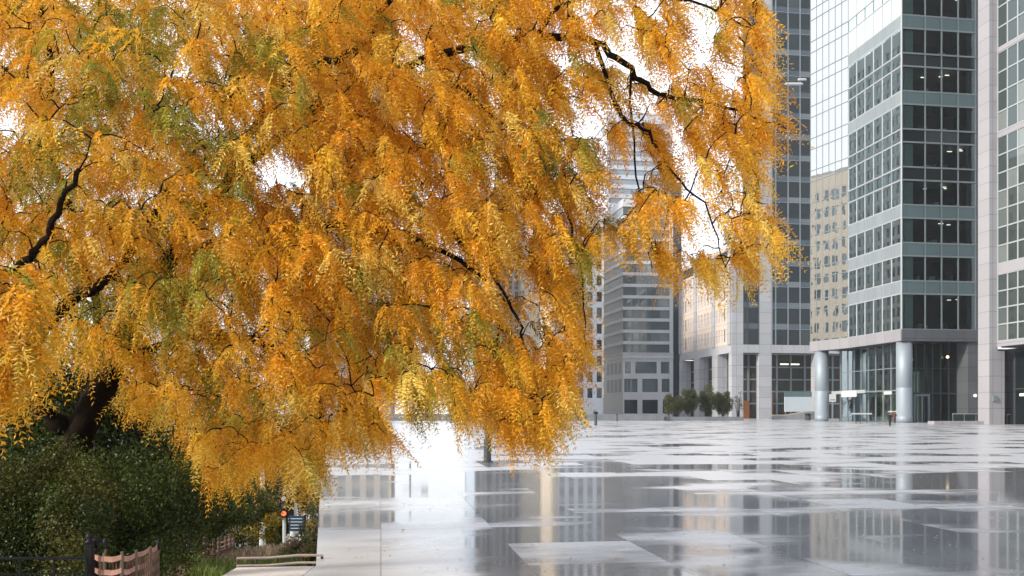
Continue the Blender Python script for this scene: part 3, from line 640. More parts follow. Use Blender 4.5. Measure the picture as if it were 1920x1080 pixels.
MB().bx(p.x - 1.5, p.x + 3.8, p.y - .12, p.y + .12, 14.5, 14.8).build('cross_arm', M['darkgrey'], mp)
MB().bx(p.x + 2.4, p.x + 3.9, p.y - .3, p.y + .3, 14.81, 15.8).build('lamp_box', M['darkgrey'], mp)
p = P(1561, 790, 152); sp = thing('notice_sign', 'white notice sign on a thin post before the glass tower lobby', 'sign', (p.x, p.y, 0))
MB().bx(p.x - .06, p.x + .06, p.y, p.y + .12, 0, 3.6).build('post', M['mull'], sp)
MB().bx(p.x - .58, p.x + .58, p.y - .06, p.y - .002, 3.6, 4.95).build('sign_board', M['white'], sp)
MB().bx(p.x - .45, p.x + .45, p.y - .075, p.y - .062, 3.85, 4.05).build('sign_stripe', M['mull'], sp)
p = P(1597, 791, 148); bp = thing('barrier', 'white bar barrier on dark legs before the glass tower entrance', 'barrier', (p.x, p.y, 0))
MB().bx(p.x, p.x + 3.4, p.y, p.y + .12, 1.45, 1.68).build('bar', M['white'], bp)
for e in (.7, 1.5, 2.6): MB().bx(p.x + e, p.x + e + .12, p.y + .13, p.y + .25, 0, 1.6).build('leg', M['darkgrey'], bp)
p = P(1353, 784, 198); gp = thing('globe_lamp', 'white globe lamp on a short post in front of the round green trees', 'lamp', (p.x, p.y, 0))
MB().lathe((p.x, p.y, 0), [(.12, 0), (.07, .1), (.06, 2.3)], 8).build('post', M['darkgrey'], gp); MB().lathe((p.x, p.y, 2.3), [(.05, 0), (.25, .1), (.34, .33), (.25, .56), (.05, .66)], 12).build('lamp_globe', M['globe'], gp, smooth=True)

# ------------------------------------------------------------------ people
def skin_body(name, joints, edges, mats, parent):
    me = bpy.data.meshes.new(name); me.from_pydata([j[0] for j in joints], edges, []); o = bpy.data.objects.new(name, me); COL.objects.link(o)
    md = o.modifiers.new('skin', 'SKIN'); sv = me.skin_vertices[0].data
    for i, j in enumerate(joints): sv[i].radius = (j[1], j[1] * (j[2] if len(j) > 2 else 1)); sv[i].use_root = (i == 0)
    o.modifiers.new('sub', 'SUBSURF').levels = 1
    dg = bpy.context.evaluated_depsgraph_get(); m2 = bpy.data.meshes.new_from_object(o.evaluated_get(dg)); bpy.data.objects.remove(o); return m2
def person(p, coat, trousers, skin, hair, label, armup=True, face=1):
    t = thing('person', label, 'person', p)
    J = [((0, 0, .95), .15, .8), ((0, 0, 1.15), .15, .75), ((0, 0, 1.38), .18, .65), ((0, 0, 1.50), .07), ((0, 0, 1.56), .06), ((0, .01, 1.64), .095, 1.1), ((0, .01, 1.72), .085, 1.1), ((0, .01, 1.77), .04)]
    E = [(0, 1), (1, 2), (2, 3), (3, 4), (4, 5), (5, 6), (6, 7)]
    for sx in (-1, 1):
        n = len(J); st = .12 * sx
        J += [((.1 * sx, 0, .86), .10), ((.11 * sx, st * .8, .5), .07), ((.11 * sx, st, .10), .05), ((.11 * sx, st - .12, .04), .04)]
        E += [(0, n), (n, n + 1), (n + 1, n + 2), (n + 2, n + 3)]
        n = len(J)
        if armup and sx > 0: arm = [((.2 * sx, 0, 1.42), .065), ((.27 * sx, -.08, 1.18), .05), ((.16, -.28, 1.32), .035), ((.15, -.34, 1.36), .032)]
        else: arm = [((.2 * sx, 0, 1.42), .065), ((.26 * sx, .03, 1.14), .05), ((.27 * sx, -.06, .90), .035), ((.27 * sx, -.08, .82), .034)]
        J += arm; E += [(2, n), (n, n + 1), (n + 1, n + 2), (n + 2, n + 3)]
        h = Vector(arm[3][0]); dirv = (h - Vector(arm[2][0])).normalized()
        for q in range(5):
            k = len(J); off = Vector(((q - 2) * .016, 0, 0)); L = (.05, .075, .085, .08, .06)[q]
            J += [(tuple(h + off + dirv * .02), .010), (tuple(h + off * 1.2 + dirv * (.02 + L) + Vector((0, .015, 0))), .008)]; E += [(n + 3, k), (k, k + 1)]
    me = skin_body('body', J, E, None, t)
    cs = [coat, trousers, skin, hair]
    for m in cs: me.materials.append(m)
    for f in me.polygons:
        c = f.center; f.material_index = 0 if .74 < c.z < 1.51 else (1 if c.z <= .74 else 2)
        if c.z > 1.66 and c.y > -.03 or c.z > 1.75: f.material_index = 3
        if c.z > 0.1 and c.z < .87 and abs(c.x) > .22: f.material_index = 2
        f.use_smooth = True
    o = bpy.data.objects.new('body', me); COL.objects.link(o); o.parent = t
    fm = MB()
    for sx in (-1, 1): fm.box((sx * .035, -.085), (1, 0), (0, 1), -.012, .012, -.012, .012, 1.655, 1.672)
    fm.box((0, -.1), (1, 0), (0, 1), -.012, .012, -.025, .01, 1.615, 1.65).box((0, -.085), (1, 0), (0, 1), -.025, .025, -.014, .01, 1.585, 1.595)
    f = fm.build('face', M['skin'], None); f.parent = t; 
    hair_ = MB().lathe((0, .015, 1.66), [(.105, 0), (.118, .06), (.09, .115), (.01, .135)], 12).build('hair', hair, None, smooth=True); hair_.parent = t
    return t
def umbrella(p, mat, label, r=.46):
    t = thing('umbrella', label, 'umbrella', p); c = Vector(p)
    b = MB(); n = 8; prof = [(.01, .22), (r * .45, .17), (r * .8, .08), (r, 0)]
    ring_ = []
    for rr, zz in prof:
        ring_.append([c + Vector((rr * math.cos(2 * math.pi * k / n), rr * math.sin(2 * math.pi * k / n), zz + .62)) for k in range(n)])
    for i in range(3):
        for k in range(n): b.quad(ring_[i][k], ring_[i + 1][k], ring_[i + 1][(k + 1) % n], ring_[i][(k + 1) % n])
    b.build('canopy', mat, t); MB().tube([c, c + Vector((0, 0, .9))], .012, 6).build('shaft', M['black'], t)
    return t
M['skin'] = plain('skin', (.45, .27, .19), .5); M['coat'] = plain('black_coat', (.012, .013, .017), .8); M['trs'] = plain('navy_trousers', (.015, .018, .03), .8)
M['redcoat'] = plain('dark_red_coat', (.16, .03, .025), .8); M['hair'] = plain('brown_hair', (.03, .018, .01), .6)
M['umb'] = plain('grey_umbrella', (.42, .40, .38), .6); M['umby'] = plain('yellow_umbrella', (.55, .45, .20), .6)
p = P(1668.5, 800, 113); person((p.x, p.y, 0), M['coat'], M['trs'], M['skin'], M['hair'], 'person in a black coat and dark trousers walking across the plaza under a pale umbrella')
umbrella((p.x + .02, p.y - .30, 1.22), M['umb'], 'pale grey open umbrella held by the person in black')
p = P(1678, 793, 146); person((p.x, p.y, 0), M['redcoat'], M['trs'], M['skin'], M['hair'], 'person in a dark red coat near the glass tower door under a yellow umbrella')
umbrella((p.x + .02, p.y - .30, 1.22), M['umby'], 'pale yellow open umbrella held by the person in red', .5)

# ------------------------------------------------------------------ foliage
def leaf_mesh(name, mat, verts, cols, parent=None, nper=4, **kw):
    """verts (n*4,3): one quad per leaf; cols (n,3)"""
    verts = np.ascontiguousarray(verts, dtype=np.float32); n = len(verts) // nper
    c = (verts.min(0) + verts.max(0)) / 2; c[2] = verts[:, 2].min(); verts = verts - c
    me = bpy.data.meshes.new(name); me.vertices.add(n * nper); me.vertices.foreach_set('co', verts.ravel())
    me.loops.add(n * nper); me.loops.foreach_set('vertex_index', np.arange(n * nper, dtype=np.int32))
    me.polygons.add(n); me.polygons.foreach_set('loop_start', np.arange(0, n * nper, nper, dtype=np.int32))
    me.update(calc_edges=True)
    a = me.attributes.new('tone', 'FLOAT_COLOR', 'FACE'); cc = np.ones((n, 4), np.float32); cc[:, :3] = cols; a.data.foreach_set('color', cc.ravel())
    return link(name, me, mat, Vector([float(x) for x in c]), parent, **kw)
def norm(a): return a / np.maximum(np.linalg.norm(a, axis=-1, keepdims=True), 1e-9)
def fronds(root, dirs, length, tone, K=12, droop=.5, lw=.27, ll=.17):
    n = len(root); up = np.array([0, 0, 1.0]); rv = norm(rng.normal(size=(n, 3)))
    side = norm(np.cross(dirs, np.array([-.35, -.55, .75]) + .75 * rv)); V = []; C = []
    for k in range(K):
        t = (k + .7) / K
        ps = root + dirs * (length * t)[:, None] - up * (droop * length * t * t)[:, None]
        tg = norm(dirs - up * (2 * droop * t))
        for s in (-1, 1):
            ld = norm(side * s * .72 + tg * .62 + rng.normal(size=(n, 3)) * .22)
            L = length * ll * (1.05 - .55 * abs(t - .35)) * rng.uniform(.8, 1.25, n)
            wv = norm(np.cross(ld, rng.normal(size=(n, 3)))) * (L * lw * .5)[:, None]
            q = np.stack([ps, ps + ld * (L * .45)[:, None] + wv, ps + ld * L[:, None], ps + ld * (L * .45)[:, None] - wv], 1)
            V.append(q.reshape(n, 4, 3)); C.append(tone * rng.uniform(.82, 1.15, (n, 1)))
    return np.concatenate(V).reshape(-1, 3), np.concatenate(C)
def scatter_leaves(cen, size, tone, down=0.2):
    n = len(cen); ld = norm(rng.normal(size=(n, 3)) - np.array([0, 0, down])); wv = norm(np.cross(ld, rng.normal(size=(n, 3))))
    L = size[:, None]
    return np.stack([cen, cen + ld * L * .5 + wv * L * .24, cen + ld * L, cen + ld * L * .5 - wv * L * .24], 1).reshape(-1, 3), tone

# ---- the big autumn tree
def in_poly(u, v, poly):
    c = np.zeros(len(u), bool); n = len(poly)
    for i in range(n):
        x0, y0 = poly[i]; x1, y1 = poly[(i + 1) % n]
        if y0 == y1: continue
        cond = ((y0 > v) != (y1 > v)) & (u < (x1 - x0) * (v - y0) / (y1 - y0) + x0); c ^= cond
    return c
CROWN = [(-330, -260), (1380, -260), (1440, -120), (1452, 0), (1450, 90), (1470, 190), (1492, 240), (1450, 280), (1452, 350), (1478, 430), (1455, 550),
         (1430, 560), (1400, 525), (1370, 580), (1310, 565), (1275, 500), (1240, 565), (1215, 520), (1180, 530), (1165, 470), (1125, 500), (1112, 560), (1135, 640), (1110, 735),
         (1080, 790), (1072, 835), (1000, 852), (950, 842), (915, 812), (840, 806), (780, 790), (765, 838), (700, 852), (645, 856), (628, 895), (600, 925), (560, 918),
         (520, 905), (440, 922), (395, 925), (350, 880), (320, 790), (235, 790), (210, 700), (150, 700), (70, 690), (60, 760), (20, 775), (-60, 740), (-330, 700)]
HOLES = [(440, 240, 26), (515, 325, 40), (560, 345, 22), (632, 100, 18), (20, 110, 34), (20, 240, 36), (955, 540, 42), (975, 610, 34), (1010, 590, 26), (1290, 100, 34), (1375, 100, 22), (1300, 40, 22),
         (1090, 110, 26), (1150, 110, 30), (1200, 215, 26), (1160, 290, 26), (1290, 335, 26), (1300, 370, 30), (1310, 430, 36), (1270, 450, 30), (1225, 420, 26), (1140, 390, 38), (1330, 480, 26), (1230, 240, 24),
         (790, 690, 22), (740, 790, 26), (720, 770, 20), (870, 700, 18), (1050, 500, 18), (1080, 240, 24), (1130, 200, 24), (905, 690, 14), (480, 890, 14), (1165, 340, 26), (1395, 350, 22), (170, 430, 0), (1420, 470, 18), (850, 400, 14), (1035, 330, 14)]
CLEAR = [(75, 632, 34, 9.2), (108, 588, 34, 9.0), (150, 552, 32, 8.8), (190, 528, 26, 8.6), (20, 515, 30, 8), (55, 482, 26, 7.8), (150, 790, 46, 9.6), (200, 720, 40, 9.5), (95, 745, 26, 9.5), (600, 115, 22, 8.6), (645, 105, 24, 8.5),
         (1085, 80, 24, 8.2), (1140, 100, 22, 8.2), (1190, 140, 22, 8.2), (1235, 175, 22, 8.2), (1165, 225, 22, 8), (932, 620, 26, 8), (930, 580, 20, 8), (985, 640, 20, 8), (395, 350, 24, 9.2), (380, 240, 26, 10), (100, 400, 26, 7.6), (560, 620, 20, 8.8), (690, 560, 18, 8.5), (480, 720, 18, 9)]
TREE_BASE = P(120, 1190, 9.6); TREE_BASE.z = slope_z(TREE_BASE.x, TREE_BASE.y) - .1
LIMBS = [
 ([(118, 1300, 9.6), (128, 960, 9.6), (140, 850, 9.5), (170, 765, 9.4), (212, 690, 9.3), (235, 610, 9.2), (255, 520, 9.1)], [.20, .17, .16, .15, .14, .12, .10]),
 ([(150, 810, 9.5), (95, 780, 9.3), (60, 700, 9.0), (68, 640, 8.8), (105, 588, 8.6), (150, 552, 8.4), (195, 530, 8.2), (260, 450, 8.0), (330, 330, 7.9)], [.12, .10, .10, .10, .10, .09, .07, .05, .035]),
 ([(68, 650, 8.8), (20, 600, 8.2), (-20, 545, 7.8), (30, 505, 7.5), (75, 465, 7.2), (110, 400, 7.0), (150, 320, 6.9)], [.08, .07, .06, .055, .05, .04, .03]),
 ([(170, 765, 9.4), (190, 690, 9.7), (185, 600, 10.2), (140, 420, 10.4), (95, 280, 10), (95, 120, 9.6), (60, -100, 9)], [.10, .09, .08, .07, .06, .05, .03]),
 ([(235, 610, 9.2), (330, 470, 9.0), (440, 330, 8.7), (600, 200, 8.4), (800, 110, 8.1), (1000, 72, 7.9), (1115, 80, 7.8), (1180, 130, 7.7), (1235, 172, 7.7), (1330, 195, 7.6), (1400, 215, 7.5), (1475, 245, 7.4)], [.12, .10, .085, .07, .06, .055, .05, .042, .034, .024, .016, .008]),
 ([(330, 470, 9.0), (420, 350, 8.8), (500, 200, 8.6), (563, 131, 8.3), (640, 106, 8.1), (690, 70, 8.0), (760, -40, 7.8), (880, -160, 7.6)], [.08, .06, .05, .05, .05, .045, .035, .02]),
 ([(255, 520, 9.1), (420, 450, 8.9), (600, 420, 8.5), (760, 440, 8.1), (880, 500, 7.8), (930, 570, 7.6), (932, 680, 7.5)], [.10, .08, .06, .045, .03, .022, .015]),
 ([(600, 420, 8.5), (760, 400, 8.2), (890, 470, 7.9), (960, 580, 7.7), (990, 660, 7.6), (1012, 740, 7.5)], [.04, .035, .03, .022, .014, .008]),
 ([(212, 690, 9.3), (330, 640, 9.0), (470, 640, 8.7), (560, 690, 8.4), (600, 760, 8.2), (610, 850, 8.1)], [.08, .06, .05, .035, .025, .012]),
 ([(470, 640, 8.7), (540, 570, 8.3), (600, 520, 8.0), (660, 560, 7.8), (640, 640, 7.7), (680, 760, 7.6)], [.035, .03, .025, .02, .015, .008]),
 ([(1115, 80, 7.8), (1150, 180, 7.7), (1175, 230, 7.6), (1205, 240, 7.6), (1260, 320, 7.6), (1330, 400, 7.5), (1360, 500, 7.5)], [.035, .03, .028, .024, .018, .012, .006]),
 ([(800, 110, 8.1), (900, 200, 7.9), (1000, 280, 7.8), (1060, 400, 7.7), (1090, 520, 7.6), (1100, 650, 7.5)], [.035, .03, .025, .02, .013, .006]),
 ([(1180, 130, 7.7), (1190, 300, 7.7), (1210, 420, 7.6), (1220, 500, 7.6)], [.02, .014, .01, .006]),
 ([(1000, 72, 7.9), (1060, 10, 7.8), (1180, -20, 7.7), (1320, 10, 7.6), (1420, 60, 7.5)], [.035, .03, .024, .016, .008]),
 ([(235, 610, 9.2), (300, 560, 10.2), (450, 480, 11), (650, 500, 11.2), (800, 600, 11)], [.09, .07, .05, .035, .02]),
 ([(330, 640, 9.0), (400, 740, 9.6), (450, 830, 9.8)], [.04, .03, .012]),
]
tree = thing('autumn_tree', 'large dark trunked tree with drooping feathery orange leaves, filling the left of the photo', 'tree', TREE_BASE)
nodes = []; trunk = MB(); crownM = Vector((0, 0, 0))
def smooth_path(pts, rad, sub=5):
    P_ = [np.array(p) for p in pts]; out = []; ro = []
    for i in range(len(P_) - 1):
        p0 = P_[max(i - 1, 0)]; p1 = P_[i]; p2 = P_[i + 1]; p3 = P_[min(i + 2, len(P_) - 1)]
        for j in range(sub):
            t = j / sub; out.append(.5 * ((2 * p1) + (p2 - p0) * t + (2 * p0 - 5 * p1 + 4 * p2 - p3) * t * t + (3 * p1 - p0 - 3 * p2 + p3) * t ** 3)); ro.append(rad[i] + (rad[i + 1] - rad[i]) * t)
    out.append(P_[-1]); ro.append(rad[-1]); return out, ro
for pl, rad in LIMBS:
    pts, rr = smooth_path([tuple(P(*q)) for q in pl], rad)
    pts = [p + rng.normal(size=3) * .012 for p in pts]; trunk.tube(pts, [x * (1 if x > .1 else .62) for x in rr], 9)
    nodes += [tuple(p) for p, r in list(zip(pts, rr))[3:] if r < .13]
trunk.build('trunk', M['bark'], tree, smooth=True)
NCL = 7600
cu, cv_, cd = [], [], []
while len(cu) < NCL:
    u = rng.uniform(-330, 1500, 4000); v = rng.uniform(-260, 960, 4000)
    ok = in_poly(u, v + 32, CROWN) & in_poly(u + np.where(v > 480, 40, 22), v + 14, CROWN)
    dens = np.where(u > 1090, .52, np.where(u > 900, .85, 1.0)) * np.where(v < -30, .35, 1) * np.where(u < -40, .4, 1)
    lace = np.sin(u * .061 + v * .035 + 1.3) * np.sin(v * .072 - u * .028) + .45 * np.sin(u * .13 - v * .11)
    dens = np.where(u > 1010, dens * np.clip(.75 + .85 * lace, .10, 1.25), dens)
    for (hx, hy, hr) in HOLES:
        if hx > 1060: hr *= .8
        else: hr *= .72
        if hr: dens = dens * np.clip((((u - hx) ** 2 + (v + 20 - hy) ** 2) / (hr * 1.35) ** 2 - .55) * 1.6, 0, 1)
    ok &= rng.random(4000) < dens
    dd = np.where(u < 900, rng.uniform(6.9, 11.0, 4000), rng.uniform(7.0, 8.9, 4000))
    dd = np.where((u < 980) & (rng.random(4000) < np.where(u < 480, .42, .24)), rng.uniform(10.8, 13.5, 4000), dd)
    near = (u < 70) & (v > 480); dd = np.where(near, rng.uniform(5.4, 6.4, 4000), dd)
    for (hx, hy, hr, hd) in CLEAR: ok &= ~(((u - hx) ** 2 + (v + 18 - hy) ** 2 < hr * hr) & (dd < hd))
    cu += list(u[ok]); cv_ += list(v[ok]); cd += list(dd[ok])
cu, cv_, cd = (np.array(x[:NCL]) for x in (cu, cv_, cd))
CL = np.stack([(cu - CX) / F * cd, cd, CAMZ - (cv_ - HY) / F * cd], 1)
nodes = np.array(nodes); nn = len(nodes)
order = np.argsort([np.min(np.sum((nodes - c) ** 2, 1)) for c in CL])
allp = np.zeros((nn + NCL * 5, 3)); allp[:nn] = nodes; tot = nn; twig = MB(); roots = []; rdirs = []; rcl = []
for i in order:
    c = CL[i]; d2 = np.sum((allp[:tot] - c) ** 2, 1) + np.where(allp[:tot, 2] < c[2] - .25, .25, 0); a = allp[np.argmin(d2)]; L = np.linalg.norm(c - a)
    sag = np.array([0, 0, 1.0]) * L * .20; kink = rng.normal(size=3) * L * .06
    pts = [a + (c - a) * t + sag * math.sin(math.pi * t) * (1 - .3 * t) + kink * math.sin(2 * math.pi * t) for t in (0, .22, .45, .7, .88, 1)]
    pts.append(c + (c - pts[-2]) * .8 - np.array([0, 0, .05]))
    r0 = min(.015, .006 + .006 * L); twig.tube(pts, [r0 * x for x in (1, .85, .7, .55, .42, .34, .2)], 4)
    for q in pts[1:6]: allp[tot] = q; tot += 1
    dv = np.array(pts[-1]) - pts[-3]; out_ = (c - np.array([-4.1, 9.0, 3.2])) * np.array([1, 1, .35]); out_ = out_ / max(.5, np.linalg.norm(out_))
    dv = norm(norm(dv) * .55 + out_ * .75 + rng.normal(size=3) * .25 + np.array([.18, -.05, -.30])); nf = 10
    for j in range(nf):
        t = rng.uniform(.12, 1.0) * 6; k_ = int(min(t, 5)); ps = np.array(pts[k_]) + (np.array(pts[k_ + 1]) - pts[k_]) * (t - k_)
        roots.append(ps); sd_ = np.cross(dv, [0, 0, 1.0]); sd_ = sd_ / max(.2, np.linalg.norm(sd_))
        rdirs.append(dv * 1.0 + sd_ * rng.choice((-1, 1)) * rng.uniform(.2, .95) + rng.normal(size=3) * .28 - np.array([0, 0, .22])); rcl.append(i)
twig.build('twigs', M['bark'], tree)
roots = np.array(roots); rdirs = norm(np.array(rdirs)); rcl = np.array(rcl)
OR = np.array([.90, .46, .020]); YE = np.array([.95, .61, .045]); BR = np.array([.56, .22, .02]); GR = np.array([.26, .30, .035])
GPATCH = [(190, 60), (210, 150), (290, 60), (330, 210), (390, 230), (60, 320), (120, 340), (180, 570), (270, 580), (500, 90), (660, 470), (880, 630), (800, 700), (700, 600), (1000, 300), (1100, 470), (350, 530), (420, 330), (30, 780), (130, 240)]
ctone = np.zeros((NCL, 3)); r = rng.random(NCL)
for i in range(NCL):
    gp_ = .12 * math.exp(-((cu[i] - 230) / 330) ** 2) + .03 + sum(.7 * math.exp(-((cu[i] - a_) ** 2 + (cv_[i] - b_) ** 2) / 45 ** 2) for a_, b_ in GPATCH)
    if rng.random() < gp_: c = GR * rng.uniform(.7, 1.3) + OR * rng.uniform(0, .25)
    else:
        c = OR * (1 - r[i]) + (YE if rng.random() < .5 else OR) * r[i]; c = c * rng.uniform(.85, 1.1); c = c * .75 + BR * .25 if rng.random() < .35 else c
        if rng.random() < .14: c = np.array([.95, .68, .15])  # lighter gold clusters, pale frond highlights put into the leaf colour
    ctone[i] = c
lv, lc = fronds(roots, rdirs, rng.uniform(.14, .32, len(roots)), ctone[rcl] * rng.uniform(.75, 1.15, (len(roots), 1)))
leaf_mesh('crown', M['leaf'], lv, np.clip(lc, 0, .95), tree)

# ---- shrubs and trees in the garden
def bush(name, label, cat, base, cen, rad, n, size, cols, mat, stems=6, lumps=26, group=None):
    """leaf-clump plant: clumps spread through a lumpy volume, stems below"""
    t = thing(name, label, cat, base, group); st = MB(); cen = np.array(cen); rad = np.array(rad)
    lc_ = cen + norm(rng.normal(size=(lumps, 3))) * rad * (rng.random((lumps, 1)) ** .45) * .85
    for k in range(stems):
        q = lc_[rng.integers(lumps)]; b = np.array(base) + rng.normal(size=3) * np.array([.06, .06, 0]) * rad[0]
        m_ = b + (q - b) * .5 + rng.normal(size=3) * .06 * rad[0]; rr = max(.012, .02 * rad[2]); st.tube([b, m_, q], [rr, rr * .7, rr * .25], 5)
    st.build('trunk', M['bark'], t)
    idx = rng.integers(lumps, size=n); lr = rng.uniform(.22, .42, lumps)
    p = lc_[idx] + norm(rng.normal(size=(n, 3))) * (rng.random((n, 1)) ** .4) * rad * lr[idx][:, None]
    cl = np.array(cols)[rng.integers(len(cols), size=lumps)][idx] * rng.uniform(.6, 1.45, (n, 1))
    v_, c_ = scatter_leaves(p, size * rng.uniform(.7, 1.3, n), cl); leaf_mesh('crown', mat, v_, np.clip(c_, 0, .9), t); return t
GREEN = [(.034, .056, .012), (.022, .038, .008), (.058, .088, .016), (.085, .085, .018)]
def PB(u, d): x = (u - CX) / F * d; return (x, d, slope_z(x, d))
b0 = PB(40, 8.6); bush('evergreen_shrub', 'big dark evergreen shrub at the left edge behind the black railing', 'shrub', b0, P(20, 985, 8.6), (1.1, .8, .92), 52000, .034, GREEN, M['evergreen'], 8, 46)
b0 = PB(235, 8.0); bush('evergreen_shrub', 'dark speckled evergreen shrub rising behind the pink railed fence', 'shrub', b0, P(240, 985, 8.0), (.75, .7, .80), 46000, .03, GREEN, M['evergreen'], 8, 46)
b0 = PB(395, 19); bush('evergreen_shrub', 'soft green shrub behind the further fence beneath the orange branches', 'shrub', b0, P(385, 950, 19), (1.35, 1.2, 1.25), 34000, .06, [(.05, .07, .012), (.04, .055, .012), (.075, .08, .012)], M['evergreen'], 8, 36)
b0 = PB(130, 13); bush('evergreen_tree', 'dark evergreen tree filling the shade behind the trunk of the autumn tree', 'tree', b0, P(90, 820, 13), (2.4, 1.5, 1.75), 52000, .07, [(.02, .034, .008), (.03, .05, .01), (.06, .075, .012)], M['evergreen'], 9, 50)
b0 = PB(575, 16.5); bush('seed_shrub', 'brown pink seed head shrub on the grass bank beside the plaza edge', 'shrub', b0, P(560, 1030, 16.5), (.5, .4, .26), 2600, .05, [(.22, .13, .10), (.16, .12, .06), (.12, .13, .04)], M['leaf'], 14, 24)
b0 = PB(585, 22); bush('plaza_edge_shrub', 'loose green and yellow shrub beside the dark blue street sign', 'shrub', b0, P(590, 985, 22), (.42, .5, .75), 3600, .07, [(.10, .12, .03), (.22, .18, .03), (.06, .08, .03)], M['leaf'], 8, 22)
b0 = PB(400, 24); bush('yellow_tree', 'small yellow green tree beyond the further fence beside the traffic light', 'tree', b0, P(470, 975, 22), (.9, .9, .8), 7000, .08, [(.28, .20, .02), (.20, .17, .02), (.10, .10, .015)], M['leaf'], 5, 20)
for i, (u, hw, vt, lab) in enumerate(((1262, 24, 738, 'leftmost of the round green trees in the planter, low and broad'), (1295, 25, 727, 'round green tree second from the left in the planter'), (1324, 22, 724, 'tallest of the round green trees in the planter, third from the left'), (1354, 22, 726, 'rightmost of the round green trees in the planter, beside the concrete column'))):
    d = 189 + i * 2; hh = zat(vt, d); bush('planter_tree', lab, 'tree', P(u, 788, d), P(u, (vt + 780) / 2, d), (hw * d / F, 2.0, (780 - vt) / 2 * d / F), 8000, .30, [(.07, .085, .025), (.05, .065, .02), (.09, .09, .03)], M['evergreen'], 6, 22, 'round trees in the planter')
bush('thin_tree', 'thin nearly bare small tree in front of the wide concrete column', 'tree', P(1384, 786, 196), P(1384, 752, 196), (1.6, 1.2, 2.4), 260, .35, [(.10, .09, .04)], M['evergreen'], 16, 16)

for u, vc, hw, hv, d, n_, lab in ((588, 1035, 26, 16, 14.0, 1500, 'low mixed ground plants spilling over the plaza edge near the timber rail'), (604, 990, 20, 22, 19.0, 1500, 'small brown and green plants against the plaza edge, right of the street sign'), (612, 935, 18, 26, 27.0, 1600, 'yellowing plants farthest along the plaza edge beneath the lowest branches')):
    x_ = (u - CX) / F * d; x_ = min(x_, -2.42 - (d - 10.9) * .2124 - .1); bush('edge_plant', lab, 'plant', (x_, d, slope_z(x_, d)), (x_, d, zat(vc, d)), (hw * d / F, .5, hv * d / F), n_, .06, [(.12, .12, .03), (.20, .14, .09), (.08, .09, .025), (.24, .18, .04)], M['leaf'], 12, 20)
for u, vc, hw, hv, d, lab, cl in ((300, 880, 120, 130, 33, 'dark green street tree on the lower ground behind the shrubs', [(.04, .06, .012), (.06, .08, .015), (.03, .045, .01)]), (455, 900, 95, 100, 38, 'olive street tree on the lower ground beneath the orange branches', [(.10, .10, .015), (.07, .08, .015), (.05, .065, .012)]), (505, 985, 42, 44, 40, 'low dark green street tree left of the traffic light behind the brown grasses', [(.05, .065, .015), (.08, .09, .02)]), (575, 890, 70, 80, 44, 'small golden street tree behind the traffic light', [(.30, .20, .03), (.40, .22, .03), (.16, .14, .02)])):
    x_ = (u - CX) / F * d; bush('street_tree', lab, 'tree', (x_, d, slope_z(x_, d)), P(u, vc, d), (hw * d / F, 1.8, hv * d / F), 15000, .16, cl, M['leaf'], 9, 34)
# ---- near fences
def fence_one():
    d0 = 6.0; us = [(178, 1006, 6.05), (196, 1009, 5.95), (229, 1034, 5.95), (255, 1031, 6.1), (282, 1028, 6.3), (296, 1012, 6.5)]
    t = thing('fence', 'ornate fence with pink weathered rails and black finial posts in the bottom left corner', 'fence', (P(230, 1000, 6).x, 6, 0))
    base = [P(u, v, d) for u, v, d in us]
    for i, (b, (u, v, d)) in enumerate(zip(base, us)):
        tall = i in (0, 1, 5); r_ = .012 if i else .022
        m = MB(); top = b.z - (.075 if tall else 0.0)
        m.tube([(b.x, b.y, -.1), (b.x, b.y, top - .03), (b.x + (.012 if tall else 0), b.y, top)], [r_, r_, r_ * .8], 8); po = m.build('post', M['post'] if i else M['black'], t)
        if tall: MB().lathe((b.x + .006, b.y, top - .0), [(r_ * .6, 0), (r_ * .7, .012), (r_ * 1.5, .03), (r_ * 1.75, .048), (r_ * 1.2, .066), (r_ * .3, .08)], 10).build('finial', M['black'], po, smooth=True)
    for i in range(5):
        a, b = base[i], base[i + 1]
        for j, dz in enumerate((.905, .815, .735, .655)):
            A = Vector((a.x, a.y, dz)); B_ = Vector((b.x, b.y, dz + .012 * (i % 2))); m = MB(); n = 6; up = Vector((0, 0, .017)); fw = Vector((0, -.012, 0)); prevr = None
            for k in range(n + 1):
                tt = k / n; c = A.lerp(B_, tt) + Vector((0, 0, -.012 * math.sin(math.pi * tt) + .006))
                ring_ = [c + up + fw, c - up + fw, c - up - fw, c + up - fw]
                if prevr:
                    for q in range(4): m.quad(prevr[q], ring_[q], ring_[(q + 1) % 4], prevr[(q + 1) % 4])
                prevr = ring_
            m.build('rail', M['rail'], t)
    m = MB()
    for i in range(5):
        a, b = base[i], base[i + 1]; n = max(2, int((b - a).length / .028))
        for k in range(1, n): c = a.lerp(b, k / n); m.bx(c.x - .006, c.x + .006, c.y + .018, c.y + .03, 0, .88)
    m.build('pickets', M['picket'], t)
fence_one()
